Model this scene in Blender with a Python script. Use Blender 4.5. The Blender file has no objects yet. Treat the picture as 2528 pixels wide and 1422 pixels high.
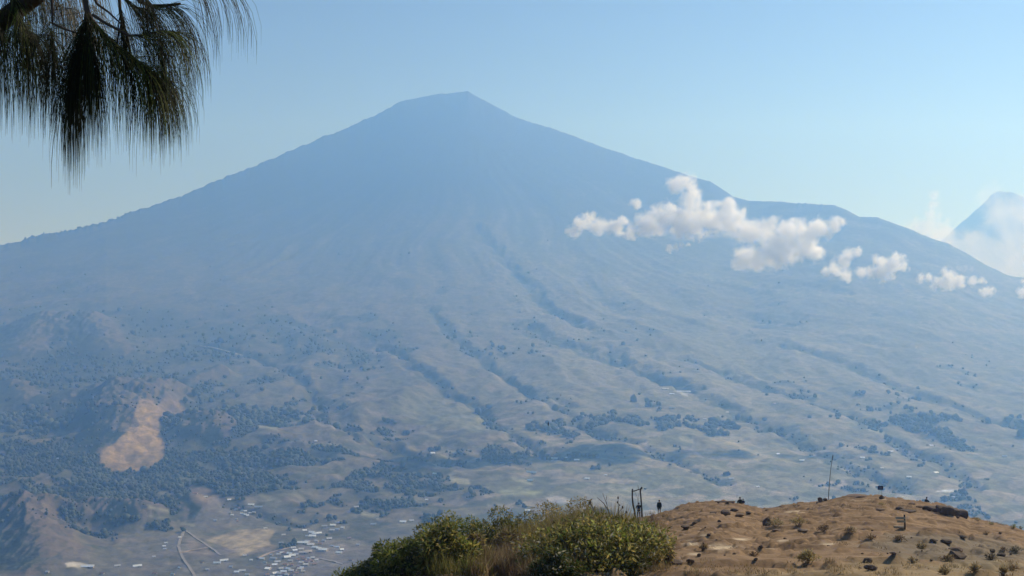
import bpy, math, random
import numpy as np
from mathutils import Vector, Matrix

S = bpy.context.scene
C = S.collection
rng = np.random.default_rng(7)
random.seed(7)

# ------------------------------------------------------------------ camera
FPX = 2711.0                      # focal length in photo pixels (photo is 2528 x 1422)
CX, CY = 1264.0, 711.0
cam = bpy.data.objects.new('camera', bpy.data.cameras.new('camera'))
C.objects.link(cam)
cam.location = (0, 0, 0)
cam.rotation_euler = (math.radians(90), 0, 0)
cam.data.sensor_width = 36.0
cam.data.lens = 36.0 * FPX / 2528.0
cam.data.clip_start = 0.1
cam.data.clip_end = 80000.0
S.camera = cam

# ------------------------------------------------------------------ sky and sun
SUN_AZ = 52.0                     # degrees right of the view direction
SUN_EL = 36.0
world = bpy.data.worlds.new('World')
S.world = world
world.use_nodes = True
wn = world.node_tree
wn.nodes.clear()
wo = wn.nodes.new('ShaderNodeOutputWorld')
bg = wn.nodes.new('ShaderNodeBackground')
sky = wn.nodes.new('ShaderNodeTexSky')
sky.sky_type = 'NISHITA'
sky.sun_disc = False
sky.sun_elevation = math.radians(SUN_EL)
sky.sun_rotation = math.radians(SUN_AZ)
sky.altitude = 3000.0
sky.air_density = 0.85
sky.dust_density = 0.6
sky.ozone_density = 2.0
bg.inputs['Strength'].default_value = 0.07
wn.links.new(sky.outputs[0], bg.inputs[0])
wn.links.new(bg.outputs[0], wo.inputs[0])

sun = bpy.data.objects.new('sun', bpy.data.lights.new('sun', 'SUN'))
C.objects.link(sun)
sun.data.energy = 4.2
sun.data.angle = math.radians(0.5)
sun.data.color = (1.0, 0.985, 0.97)
_sd = Vector((math.sin(math.radians(SUN_AZ)) * math.cos(math.radians(SUN_EL)),
              math.cos(math.radians(SUN_AZ)) * math.cos(math.radians(SUN_EL)),
              math.sin(math.radians(SUN_EL))))
sun.rotation_euler = (-_sd).to_track_quat('-Z', 'Y').to_euler()

vs = S.view_settings
vs.view_transform = 'Standard'
vs.look = 'None'
vs.exposure = 0.29
vs.gamma = 1.0
vs.use_curve_mapping = False
cy = S.cycles
cy.use_denoising = True
cy.max_bounces = 16
cy.diffuse_bounces = 3
cy.glossy_bounces = 2
cy.transmission_bounces = 4
cy.volume_bounces = 14
cy.transparent_max_bounces = 12
cy.volume_step_rate = 1.0
cy.volume_max_steps = 256

# ------------------------------------------------------------------ air
HAZE_DENSITY = 2.35e-4
HAZE_COLOR = (0.185, 0.40, 0.84)
HAZE_ANISO = 0.38

# ------------------------------------------------------------------ noise
def _hash(ix, iy, seed):
    h = (ix.astype(np.int64) * 374761393 + iy.astype(np.int64) * 668265263 + seed * 974634719) & 0xFFFFFFFF
    h = ((h ^ (h >> 13)) * 1274126177) & 0xFFFFFFFF
    h = (h ^ (h >> 16)) & 0xFFFF
    return h.astype(np.float32) * (2 * math.pi / 65536.0)

def noise(x, y, seed=0):
    x = np.asarray(x, np.float64); y = np.asarray(y, np.float64)
    xi = np.floor(x); yi = np.floor(y)
    fx = (x - xi).astype(np.float32); fy = (y - yi).astype(np.float32)
    xi = xi.astype(np.int64); yi = yi.astype(np.int64)
    ux = fx * fx * fx * (fx * (fx * 6 - 15) + 10)
    uy = fy * fy * fy * (fy * (fy * 6 - 15) + 10)
    def g(dx, dy):
        a = _hash(xi + dx, yi + dy, seed)
        return np.cos(a) * (fx - dx) + np.sin(a) * (fy - dy)
    a = g(0, 0); b = g(1, 0); c = g(0, 1); d = g(1, 1)
    a = a + ux * (b - a); c = c + ux * (d - c)
    return (a + uy * (c - a)) * 1.5

def fbm(x, y, octv=4, seed=0, gain=0.5, lac=2.07):
    r = 0.0; amp = 1.0; tot = 0.0; f = 1.0
    for o in range(octv):
        r = r + amp * noise(x * f + 13.7 * o, y * f - 7.3 * o, seed + o)
        tot += amp; amp *= gain; f *= lac
    return r / tot

def ridged(x, y, octv=3, seed=0):
    r = 0.0; amp = 1.0; tot = 0.0; f = 1.0
    for o in range(octv):
        r = r + amp * (1 - np.abs(noise(x * f + 5.1 * o, y * f + 9.2 * o, seed + o)) * 2)
        tot += amp; amp *= 0.5; f *= 2.1
    return r / tot

def sstep(a, b, x):
    t = np.clip((x - a) / (b - a), 0, 1)
    return t * t * (3 - 2 * t)

def lerp3(c0, c1, w):
    return c0 + (np.asarray(c1, np.float32) - c0) * w[..., None]

# ------------------------------------------------------------------ mesh helpers
def mesh_obj(name, V, F, mat=None, parent=None, smooth=False, col=None, link=True):
    """V (n,3), F (m,k) of one polygon size, col (n,3) linear colours per vertex."""
    V = np.ascontiguousarray(V, np.float32); F = np.ascontiguousarray(F, np.int32)
    me = bpy.data.meshes.new(name)
    n = len(V); m, k = F.shape
    me.vertices.add(n); me.vertices.foreach_set('co', V.ravel())
    me.loops.add(m * k); me.loops.foreach_set('vertex_index', F.ravel())
    me.polygons.add(m)
    me.polygons.foreach_set('loop_start', np.arange(0, m * k, k, dtype=np.int32))
    me.polygons.foreach_set('loop_total', np.full(m, k, np.int32))
    me.polygons.foreach_set('use_smooth', np.full(m, bool(smooth)))
    if col is not None:
        a = me.color_attributes.new('Col', 'FLOAT_COLOR', 'POINT')
        c4 = np.ones((n, 4), np.float32); c4[:, :3] = col
        a.data.foreach_set('color', c4.ravel())
    me.update(calc_edges=True)
    if mat is not None:
        me.materials.append(mat)
    o = bpy.data.objects.new(name, me)
    if link:
        C.objects.link(o)
    if parent is not None:
        o.parent = parent
    return o

def tag(o, label=None, cat=None, group=None, kind=None):
    if label: o['label'] = label
    if cat: o['category'] = cat
    if group: o['group'] = group
    if kind: o['kind'] = kind
    return o

def empty(name, loc, label=None, cat=None, group=None, rz=0.0):
    o = bpy.data.objects.new(name, None); C.objects.link(o)
    o.location = loc; o.rotation_euler = (0, 0, rz); o.empty_display_size = 0.2
    return tag(o, label, cat, group)

class MB:
    """collects polygons of mixed size, builds ONE mesh object"""
    def __init__(self): self.v = []; self.f = []
    def add(self, V, F):
        b = len(self.v); self.v += [tuple(map(float, p)) for p in V]
        self.f += [tuple(i + b for i in q) for q in F]
    def box(self, c, s, R=None):
        cx, cy_, cz = c; sx, sy, sz = s[0] / 2, s[1] / 2, s[2] / 2
        P = [(-sx, -sy, -sz), (sx, -sy, -sz), (sx, sy, -sz), (-sx, sy, -sz), (-sx, -sy, sz), (sx, -sy, sz), (sx, sy, sz), (-sx, sy, sz)]
        if R is not None: P = [tuple(R @ Vector(p)) for p in P]
        P = [(p[0] + cx, p[1] + cy_, p[2] + cz) for p in P]
        self.add(P, [(0, 3, 2, 1), (4, 5, 6, 7), (0, 1, 5, 4), (1, 2, 6, 5), (2, 3, 7, 6), (3, 0, 4, 7)])
    def tube(self, pts, rad, n=6):
        pts = [Vector(p) for p in pts]
        if not hasattr(rad, '__len__'): rad = [rad] * len(pts)
        V = []; F = []
        up = Vector((0.13, 0.27, 0.95)).normalized()
        for i, p in enumerate(pts):
            d = (pts[min(i + 1, len(pts) - 1)] - pts[max(i - 1, 0)]).normalized()
            a = d.cross(up)
            if a.length < 1e-3: a = d.cross(Vector((1, 0, 0)))
            a.normalize(); b = d.cross(a)
            for k in range(n):
                w = 2 * math.pi * k / n
                V.append(p + (a * math.cos(w) + b * math.sin(w)) * rad[i])
        for i in range(len(pts) - 1):
            for k in range(n):
                k2 = (k + 1) % n
                F.append((i * n + k, i * n + k2, (i + 1) * n + k2, (i + 1) * n + k))
        F.append(tuple(range(n - 1, -1, -1))); F.append(tuple((len(pts) - 1) * n + k for k in range(n)))
        self.add(V, F)
    def build(self, name, mat, parent=None, smooth=False):
        me = bpy.data.meshes.new(name); me.from_pydata(self.v, [], self.f)
        if smooth:
            me.polygons.foreach_set('use_smooth', np.ones(len(me.polygons), bool))
        me.materials.append(mat); me.update()
        o = bpy.data.objects.new(name, me); C.objects.link(o)
        if parent is not None: o.parent = parent
        return o

# ------------------------------------------------------------------ materials
def new_mat(name):
    m = bpy.data.materials.new(name); m.use_nodes = True
    nt = m.node_tree
    return m, nt, nt.nodes['Principled BSDF']

def mat_plain(name, col, rough=0.8, metal=0.0, var=0.25, scale=3.0, spec=0.3):
    m, nt, p = new_mat(name)
    tc = nt.nodes.new('ShaderNodeTexCoord')
    nz = nt.nodes.new('ShaderNodeTexNoise'); nz.inputs['Scale'].default_value = scale; nz.inputs['Detail'].default_value = 5
    nt.links.new(tc.outputs['Object'], nz.inputs['Vector'])
    mr = nt.nodes.new('ShaderNodeMapRange')
    mr.inputs['To Min'].default_value = 1 - var; mr.inputs['To Max'].default_value = 1 + var
    nt.links.new(nz.outputs['Fac'], mr.inputs['Value'])
    mx = nt.nodes.new('ShaderNodeVectorMath'); mx.operation = 'SCALE'
    mx.inputs[0].default_value = col
    nt.links.new(mr.outputs[0], mx.inputs['Scale'])
    nt.links.new(mx.outputs[0], p.inputs['Base Color'])
    p.inputs['Roughness'].default_value = rough; p.inputs['Metallic'].default_value = metal
    p.inputs['Specular IOR Level'].default_value = spec
    return m

def mat_vcol(name, rough=0.9, spec=0.2, nscale=None, var=0.3, bump=None, trans=0.0, bscale=None):
    m, nt, p = new_mat(name)
    at = nt.nodes.new('ShaderNodeVertexColor'); at.layer_name = 'Col'
    src = at.outputs['Color']
    tc = nt.nodes.new('ShaderNodeTexCoord')
    if nscale:
        nz = nt.nodes.new('ShaderNodeTexNoise'); nz.inputs['Scale'].default_value = nscale; nz.inputs['Detail'].default_value = 6
        nz.inputs['Roughness'].default_value = 0.65
        nt.links.new(tc.outputs['Object'], nz.inputs['Vector'])
        mr = nt.nodes.new('ShaderNodeMapRange')
        mr.inputs['From Min'].default_value = 0.3; mr.inputs['From Max'].default_value = 0.7
        mr.inputs['To Min'].default_value = 1 - var; mr.inputs['To Max'].default_value = 1 + var
        nt.links.new(nz.outputs['Fac'], mr.inputs['Value'])
        sc = nt.nodes.new('ShaderNodeVectorMath'); sc.operation = 'SCALE'
        nt.links.new(src, sc.inputs[0]); nt.links.new(mr.outputs[0], sc.inputs['Scale'])
        src = sc.outputs[0]
        if bump:
            nz2 = nt.nodes.new('ShaderNodeTexNoise'); nz2.inputs['Scale'].default_value = bscale or nscale; nz2.inputs['Detail'].default_value = 8
            nt.links.new(tc.outputs['Object'], nz2.inputs['Vector'])
            b = nt.nodes.new('ShaderNodeBump'); b.inputs['Strength'].default_value = 1.0; b.inputs['Distance'].default_value = bump
            nt.links.new(nz2.outputs['Fac'], b.inputs['Height']); nt.links.new(b.outputs[0], p.inputs['Normal'])
    nt.links.new(src, p.inputs['Base Color'])
    p.inputs['Roughness'].default_value = rough
    p.inputs['Specular IOR Level'].default_value = spec
    if trans > 0:
        tr = nt.nodes.new('ShaderNodeBsdfTranslucent'); nt.links.new(src, tr.inputs['Color'])
        mx = nt.nodes.new('ShaderNodeMixShader'); mx.inputs[0].default_value = trans
        out = nt.nodes['Material Output']
        nt.links.new(p.outputs[0], mx.inputs[1]); nt.links.new(tr.outputs[0], mx.inputs[2])
        nt.links.new(mx.outputs[0], out.inputs['Surface'])
    return m

def pt(u, v, Y):
    """the point at forward distance Y seen at photo pixel (u, v)"""
    return ((u - CX) / FPX * Y, Y, (CY - v) / FPX * Y)
# ================================================================== THE FAR LAND: valley and volcano
RIDGE = np.array([  # photo pixel u, v of the skyline and its distance
 (-900,760,8800),(-400,690,9000),(0,607,9400),(60,593,9500),(140,573,9600),(200,560,9700),(260,549,9800),(310,525,10000),(370,510,10200),(420,490,10400),
 (500,460,10700),(570,432,10900),(620,415,11100),(680,388,11300),(740,362,11500),(800,336,11600),(850,318,11700),(900,294,11800),(945,276,11850),(990,250,11900),
 (1040,240,11950),(1090,231,12000),(1120,229,12000),(1155,224,12000),(1185,242,12000),(1230,265,11950),(1275,290,11900),(1340,310,11800),(1400,330,11700),
 (1480,360,11550),(1560,388,11400),(1640,413,11200),(1700,434,11050),(1750,447,10900),(1780,465,10800),(1810,486,10700),(1850,495,10600),(1900,497,10400),
 (1960,501,10200),(2020,505,10000),(2060,507,9900),(2090,518,9800),(2120,535,9700),(2165,536,9600),(2200,549,9500),(2250,567,9400),(2300,589,9250),(2340,600,9150),
 (2380,622,9050),(2430,652,8900),(2480,676,8800),(2510,684,8750),(2560,690,8700),(2900,715,8500),(3500,760,8300)], float)
RIDGE[:, 2] *= 0.74
SUMMIT = np.array([-355.0, 8880.0])
ZV = -490.0

def ridge_at(t):
    u = CX + FPX * t
    Y = np.interp(u, RIDGE[:, 0], RIDGE[:, 2])
    v = np.interp(u, RIDGE[:, 0], RIDGE[:, 1])
    return Y, (CY - v) / FPX * Y

def ridge_jag(t):
    u = CX + FPX * t
    Y = np.interp(u, RIDGE[:, 0], RIDGE[:, 2])
    jag = noise(u / 9.0, u * 0 + 0.5, 91) * 1.6 + noise(u / 31.0, u * 0 + 0.5, 92) * 2.2
    crag = np.clip(noise(u / 7.0, u * 0 + 3.5, 93) - 0.35, 0, 1) * 7 * ((u > 1840) & (u < 2080))
    return (jag * np.where(u > 980, 0.55, 1.9) + crag) / FPX * Y

TF = 0.50
tcol = np.concatenate([np.linspace(-0.80, -TF, 60, endpoint=False), np.linspace(-TF, TF, 800), np.linspace(TF, 0.80, 60)[1:]])
Y0 = 900.0
aa = np.concatenate([np.linspace(0, 1, 600), 1 + np.linspace(0.004, 0.12, 14)])
NT, NA = len(tcol), len(aa)
Yr, Zr = ridge_at(tcol)
A, Tg = np.meshgrid(aa, tcol, indexing='ij')
Yg = np.empty_like(A); Zg = np.empty_like(A)
front = A <= 1.0
Yg = np.where(front, Y0 * (Yr[None, :] / Y0) ** np.minimum(A, 1.0), Yr[None, :] * (1 + (A - 1)))
YB = 2300.0
sg = np.clip((Yg - YB) / (Yr[None, :] - YB), 0, 1)
kk = np.interp(CX + FPX * tcol, [-900, 0, 500, 1155, 1800, 2528, 3500], [1.6, 1.7, 2.1, 2.5, 2.0, 1.5, 1.4])[None, :]
gg = (np.exp(kk * sg) - 1) / (np.exp(kk) - 1)
zv = ZV - 40 * sstep(0.0, 0.5, Tg)
gk = np.exp(-np.linspace(-3, 3, 121) ** 2); gk /= gk.sum()
Zs = np.convolve(np.pad(Zr, 60, 'edge'), gk, 'valid')
Ze = Zs[None, :] + (Zr - Zs)[None, :] * sstep(0.93, 1.0, sg)
Zg = zv + (Ze - zv) * gg
Zg = np.where(front, Zg, Zr[None, :] - (Yg - Yr[None, :]) * 0.75)
Xg = Tg * Yg
Ug = CX + FPX * Tg

# relief: gullies that run down from the summit, ridges and foothills
dx = Xg - SUMMIT[0]; dy = SUMMIT[1] - Yg
rS = np.hypot(dx, dy); th = np.arctan2(dx, dy)
warp = fbm(Xg / 1400, Yg / 1400, 3, 40) * 0.10
mid = sstep(0.02, 0.16, sg) * (1 - sstep(0.93, 1.0, np.where(front, A, 2)))
gul = ridged((th + warp) * 9.0, rS / 3900, 2, 50) * 62 + ridged((th + warp) * 23.0, rS / 2200, 2, 53) * 24 + ridged((th + warp * 1.5) * 60, rS / 1200, 2, 56) * 4
gscale = np.clip(rS / 4200, 0.04, 1.1)
gpatch = np.clip(0.55 + 1.3 * fbm(Xg / 1500, Yg / 1500, 3, 59), 0.1, 1.5)
Zg += (gul - 48) * gscale * mid * (0.52 - 0.22 * sstep(-0.05, 0.2, Tg)) * gpatch + fbm(Xg / 260, Yg / 330, 4, 58) * 24 * mid * np.clip(rS / 3700, .1, 1)
low = (1 - sstep(0.10, 0.35, sg))
left = 1 - sstep(-0.12, 0.10, Tg)
Zg += low * left * sstep(2100, 2700, Yg) * (fbm(Xg / 420, Yg / 420, 4, 60) * 42 + ridged(Xg / 240, Yg / 240, 3, 64) * 18)
Zg += low * (1 - left) * fbm(Xg / 600, Yg / 600, 4, 68) * 14 * sstep(2100, 2700, Yg)
Zg += ridge_jag(tcol)[None, :] * sstep(0.986, 0.999, A)
Zg += fbm(Xg / 60, Yg / 60, 3, 70) * 5.0 * np.clip(1.2 - sg, 0.15, 1) * np.where(A < 0.97, 1, 0)

def vproj(): return CY - FPX * Zg / Yg

def far_hit(u, v):
    """index and ground point first seen at photo pixel (u, v)"""
    j = int(np.argmin(np.abs(tcol - (u - CX) / FPX)))
    vv = CY - FPX * Zg[:600, j] / Yg[:600, j]
    k = np.where(vv <= v)[0]
    i = int(k[0]) if len(k) else 599
    if i > 0:
        f = np.clip((vv[i - 1] - v) / max(1e-6, vv[i - 1] - vv[i]), 0, 1)
        Y = Yg[i - 1, j] + f * (Yg[i, j] - Yg[i - 1, j]); z = Zg[i - 1, j] + f * (Zg[i, j] - Zg[i - 1, j])
    else:
        Y, z = Yg[i, j], Zg[i, j]
    return i, j, np.array([(u - CX) / FPX * Y, Y, z])

def seg_dist(P, Q):
    d = Q - P; L2 = float(d @ d) + 1e-9
    s = np.clip(((Xg - P[0]) * d[0] + (Yg - P[1]) * d[1]) / L2, 0, 1)
    return np.hypot(Xg - P[0] - s * d[0], Yg - P[1] - s * d[1]), s

# spurs: eroded foothills of the left valley edge  (u,v)->(u,v), height there, half width in m
SPURS = [((338, 1000), (252, 1125), 85, 35, 120), ((104, 805), (52, 880), 75, 40, 150), ((212, 808), (262, 876), 80, 40, 150), ((437, 985), (392, 1012), 60, 35, 85),
         ((268, 985), (226, 1052), 60, 35, 90), ((548, 1052), (530, 1086), 45, 25, 65), ((487, 1044), (478, 1078), 42, 25, 60), ((215, 1282), (338, 1282), 50, 42, 85),
         ((52, 1304), (118, 1396), 80, 20, 95), ((545, 930), (470, 950), 48, 30, 70), ((180, 985), (150, 1030), 40, 25, 90), ((30, 960), (70, 1010), 35, 20, 90), ((470, 1245), (500, 1275), 25, 15, 50)]
scar = np.zeros_like(Zg)
ends = [(far_hit(*a)[2][:2], far_hit(*b)[2][:2]) for a, b, *_ in SPURS]
for (P, Q), (a, b, h0, h1, w) in zip(ends, SPURS):
    d, s = seg_dist(P, Q)
    d = d * (1 + 0.22 * fbm(Xg / 60, Yg / 60, 3, 77))
    d = np.hypot(d, 0.16 * w)
    hh = (0.6 * np.clip(1 - d / (w * 1.25), 0, 1) + 0.4 * np.clip(1 - (d / (w * 1.25)) ** 2, 0, 1) ** 2) * (h0 + (h1 - h0) * s) * 0.95
    Zg += hh * (1 + 0.13 * ridged(Xg / 30, Yg / 70, 3, 78))
    scar = np.maximum(scar, np.clip(1 - d / w, 0, 1))

RAVINES = [([(480, 852), (560, 862), (640, 885), (700, 910), (745, 940), (770, 975), (800, 1005)], 22, 26), ([(950, 856), (1010, 890), (1060, 920), (1090, 960), (1130, 985), (1180, 1005), (1215, 1050), (1290, 1085), (1380, 1130)], 26, 32),
           ([(720, 1015), (770, 1020), (830, 1050), (880, 1080)], 16, 18), ([(850, 1060), (920, 1085), (985, 1110), (1060, 1130), (1150, 1150)], 16, 20), ([(770, 790), (850, 835), (930, 880)], 18, 90),
           ([(1500, 850), (1620, 930), (1800, 1010), (1960, 1080), (2120, 1160), (2250, 1215)], 22, 40), ([(1700, 880), (1900, 960), (2080, 1020), (2300, 1130), (2400, 1200)], 20, 36), ([(1280, 800), (1400, 850), (1560, 900), (1700, 960)], 25, 55),
           ([(1900, 840), (2100, 900), (2300, 980), (2500, 1050)], 20, 45), ([(1060, 760), (1120, 830), (1200, 900), (1300, 960), (1400, 1000)], 22, 34), ([(1180, 560), (1250, 640), (1330, 740), (1420, 800)], 30, 50),
           ([(1400, 1040), (1560, 1090), (1700, 1150), (1790, 1190)], 15, 24), ([(1250, 930), (1330, 985), (1420, 1030), (1500, 1085)], 15, 22), ([(560, 1245), (640, 1270), (700, 1290), (750, 1300)], 8, 14)]
rav = np.zeros_like(Zg); bank = np.zeros_like(Zg)
for pts, dep, w in RAVINES:
    W = [far_hit(*p)[2][:2] for p in pts]
    D = np.full(Zg.shape, 1e9)
    for P, Q in zip(W[:-1], W[1:]):
        d, s = seg_dist(P, Q); D = np.minimum(D, d)
    D = D + fbm(Xg / 90, Yg / 90, 4, 81) * w * 1.6
    Zg -= 0.75 * dep * np.exp(-(np.clip(D, 0, None) / (0.85 * w)) ** 2)
    rav = np.maximum(rav, np.exp(-(np.clip(D, 0, None) / (w * 0.65)) ** 2))
    bank = np.maximum(bank, np.exp(-((D - 2.2 * w) / (0.7 * w)) ** 2))

# ------------------------------------------------------------------ land cover (what grows or lies there, with some shade and haze painted in)
Vg = vproj()
def blob(u, v, su, sv): return np.exp(-((Ug - u) / su) ** 2 - ((Vg - v) / sv) ** 2)
n_big = fbm(Xg / 900, Yg / 900, 4, 101); n_mid = fbm(Xg / 230, Yg / 230, 4, 105); n_sm = fbm(Xg / 70, Yg / 70, 4, 109); n_xs = fbm(Xg / 24, Yg / 24, 3, 113)
streak = fbm((th + warp) * 26, rS / 2600, 4, 117)
olive = np.array([0.135, 0.128, 0.075], np.float32); dry = np.array([0.225, 0.185, 0.115], np.float32)
forest = np.array([0.022, 0.036, 0.018], np.float32); bare = np.array([0.26, 0.175, 0.115], np.float32)
rock = np.array([0.105, 0.092, 0.080], np.float32)
col = np.zeros(Zg.shape + (3,), np.float32) + olive
col = lerp3(col, dry, sstep(-0.15, 0.3, n_mid + 0.5 * n_sm))
fw = 0.02 + 0.50 * blob(250, 950, 480, 240) + 0.40 * blob(330, 1210, 480, 110) + 0.20 * blob(1100, 1230, 420, 90) + 0.22 * blob(850, 830, 420, 60) - 0.10 * blob(1050, 980, 330, 110) + 0.10 * blob(1900, 1050, 700, 120) + 0.10 * blob(1500, 760, 500, 160)
F = sstep(-0.05, 0.14, fw - 0.26 + 0.55 * n_mid + 0.45 * n_sm + 0.35 * n_big + 0.20 * n_xs)
col = lerp3(col, bare, sstep(0.10, 0.42, n_big * 0.5 + n_sm * 0.8 + 0.25 * left - 0.05) * 0.7)
col = lerp3(col, forest * 1.15, F * 0.93)
# higher slopes: thinner cover, streaked rock and scrub
hi = sstep(-60, 320, Zg)
strk_ = fbm((th + warp * 1.3) * 34, rS / 2400, 4, 121)
scrub = np.array([0.085, 0.095, 0.050], np.float32)
colh = lerp3(np.zeros_like(col) + scrub, dry * 1.05, sstep(-0.1, 0.65, 0.5 * streak + 0.6 * n_mid + 0.3 * n_sm + 0.25 * blob(1000, 560, 300, 130)))
colh = colh * (1 + np.clip(1.1 * strk_, -.5, .7) * 0.6)[..., None]
colh = lerp3(colh, forest * 1.3, sstep(0.0, 0.40, -0.6 * streak + 0.4 * n_mid + 0.4 * n_big) * 0.6)
col = lerp3(col, 0, np.zeros_like(hi)) * (1 - hi[..., None]) + colh * hi[..., None]
strk2 = fbm((th + warp * 1.3) * 34, rS / 2400, 4, 121); right = sstep(-0.05, 0.2, Tg)
col = col * (1 + np.clip(1.0 * strk2, -.5, .6) * (0.35 + 0.45 * right))[..., None]
top = sstep(680, 1120, Zg + 200 * n_big)
col = lerp3(col, rock, top * 0.8)
col = lerp3(col, forest * 1.1, np.clip(rav * 1.1, 0, 1) * 0.92)
col = lerp3(col, dry * 1.35, np.clip(bank, 0, 1) * 0.55 * (1 - F))
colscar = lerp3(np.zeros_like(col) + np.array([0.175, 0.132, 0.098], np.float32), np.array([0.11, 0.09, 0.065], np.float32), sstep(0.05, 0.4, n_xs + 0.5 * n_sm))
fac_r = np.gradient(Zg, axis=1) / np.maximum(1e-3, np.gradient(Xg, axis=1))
col = lerp3(col, forest * 1.2, sstep(0.05, 0.3, scar) * sstep(-0.02, 0.25, fac_r) * 0.9)  # left faces: woods, with shade away from the sun painted into the colour
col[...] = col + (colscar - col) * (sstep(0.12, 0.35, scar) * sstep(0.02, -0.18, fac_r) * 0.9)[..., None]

def poly_mask(P, soft=6.0, wob=5.0):
    """soft inside mask of a land parcel outlined in photo pixels on the ground"""
    P = np.array(P, float)
    bx = (Ug > P[:, 0].min() - 30) & (Ug < P[:, 0].max() + 30) & (Vg > P[:, 1].min() - 30) & (Vg < P[:, 1].max() + 30)
    m = np.zeros(Zg.shape, np.float32)
    if not bx.any(): return m
    u = Ug[bx] + n_xs[bx] * wob; v = Vg[bx] + n_sm[bx] * wob
    ins = np.zeros(u.shape, bool); dist = np.full(u.shape, 1e9)
    for (x0, y0), (x1, y1) in zip(P, np.roll(P, -1, 0)):
        c = ((y0 > v) != (y1 > v)) & (u < (x1 - x0) * (v - y0) / (y1 - y0 + 1e-9) + x0); ins ^= c
        L2 = (x1 - x0) ** 2 + (y1 - y0) ** 2 + 1e-9
        s = np.clip(((u - x0) * (x1 - x0) + (v - y0) * (y1 - y0)) / L2, 0, 1)
        dist = np.minimum(dist, np.hypot(u - x0 - s * (x1 - x0), v - y0 - s * (y1 - y0)))
    sd = np.where(ins, dist, -dist)
    m[bx] = sstep(-soft / 2, soft / 2, sd)
    return m

PARCELS = [([(345, 985), (375, 990), (395, 1010), (392, 1060), (408, 1100), (405, 1130), (375, 1152), (310, 1168), (262, 1160), (245, 1137), (250, 1115), (288, 1092), (318, 1060), (333, 1020)], (0.41, 0.275, 0.128), 0.95, 7),
           ([(388, 1000), (415, 978), (440, 985), (467, 1020), (430, 1030), (390, 1035)], (0.36, 0.245, 0.17), 0.7, 8), ([(505, 1332), (585, 1308), (632, 1303), (682, 1308), (665, 1330), (668, 1345), (620, 1362), (598, 1372), (560, 1352)], (0.40, 0.31, 0.19), 0.95, 5),
           ([(620, 1310), (688, 1305), (668, 1328), (640, 1330)], (0.34, 0.27, 0.17), 0.7, 6), ([(470, 1200), (530, 1210), (545, 1240), (510, 1250), (470, 1235)], (0.24, 0.18, 0.13), 0.8, 8),
           ([(530, 1225), (600, 1240), (660, 1262), (640, 1300), (560, 1305), (500, 1310), (470, 1290)], (0.19, 0.165, 0.14), 0.75, 14), ([(130, 1375), (440, 1320), (520, 1360), (600, 1380), (900, 1330), (960, 1300), (1000, 1310), (900, 1422), (700, 1440), (130, 1440)], (0.165, 0.145, 0.115), 0.6, 20),
           ([(455, 1330), (520, 1345), (530, 1375), (470, 1370)], (0.25, 0.19, 0.14), 0.7, 6), ([(160, 1390), (185, 1387), (215, 1393), (200, 1400), (165, 1398)], (0.62, 0.55, 0.46), 0.9, 3), ([(2310, 1213), (2338, 1208), (2366, 1211), (2350, 1216)], (0.75, 0.73, 0.68), 0.9, 3),
           ([(1345, 1228), (1375, 1222), (1410, 1234), (1405, 1241), (1360, 1243)], (0.42, 0.37, 0.33), 0.7, 7), ([(1220, 1210), (1280, 1200), (1340, 1212), (1320, 1225), (1250, 1222)], (0.27, 0.27, 0.16), 0.7, 10), ([(740, 1338), (780, 1330), (850, 1335), (870, 1400), (760, 1422), (690, 1400)], (0.22, 0.185, 0.165), 0.55, 14),
           ([(700, 770), (755, 758), (840, 792), (930, 850), (1010, 900), (900, 868), (800, 815), (735, 792)], (0.27, 0.215, 0.165), 0.8, 10), ([(900, 700), (960, 690), (1010, 760), (1090, 850), (1180, 950), (1080, 900), (960, 800)], (0.24, 0.19, 0.145), 0.6, 20),
           ([(760, 1018), (830, 1045), (850, 1058), (810, 1062), (740, 1030)], (0.27, 0.215, 0.16), 0.7, 6), ([(1640, 830), (1760, 800), (1900, 860), (2000, 930), (1880, 940), (1720, 890)], (0.19, 0.18, 0.10), 0.5, 40), ([(1000, 970), (1180, 1010), (1210, 1060), (1080, 1060), (960, 1020)], (0.20, 0.20, 0.105), 0.6, 20),
           ([(1660, 966), (1672, 963), (1702, 972), (1698, 977)], (0.62, 0.60, 0.56), 0.6, 3), ([(790, 1350), (880, 1340), (900, 1352), (820, 1372)], (0.26, 0.215, 0.17), 0.6, 10), ([(1500, 1195), (1580, 1205), (1560, 1215), (1500, 1208)], (0.26, 0.24, 0.17), 0.5, 8)]
def plots(x, y, size, seed):
    gx = np.floor(x / size).astype(np.int64); gy = np.floor(y / size).astype(np.int64)
    best = np.full(x.shape, 1e9); second = np.full(x.shape, 1e9); cid = np.zeros(x.shape)
    for ax in (-1, 0, 1):
        for ay in (-1, 0, 1):
            h1 = _hash(gx + ax, gy + ay, seed) / (2 * math.pi); h2 = _hash(gx + ax, gy + ay, seed + 5) / (2 * math.pi); h3 = _hash(gx + ax, gy + ay, seed + 9) / (2 * math.pi)
            d = np.abs((gx + ax + .15 + .7 * h1) * size - x) + np.abs((gy + ay + .15 + .7 * h2) * size - y)
            new = d < best
            second = np.where(new, best, np.minimum(second, d)); cid = np.where(new, h3, cid); best = np.where(new, d, best)
    return cid, (second - best) / size
ca, sa = math.cos(0.5), math.sin(0.5)
pid, pedge = plots((Xg * ca + Yg * sa) + n_sm * 14, (-Xg * sa + Yg * ca) * 1.9 + n_mid * 20, 85.0, 301)
pid2, pedge2 = plots((Xg * ca - Yg * sa) + n_sm * 10, (Xg * sa + Yg * ca) * 1.6, 48.0, 331)
pm = low * (1 - hi) * (1 - sstep(0.02, 0.15, scar)) * sstep(-0.25, 0.1, n_big + 0.3) * (1 - 0.85 * F)
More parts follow.
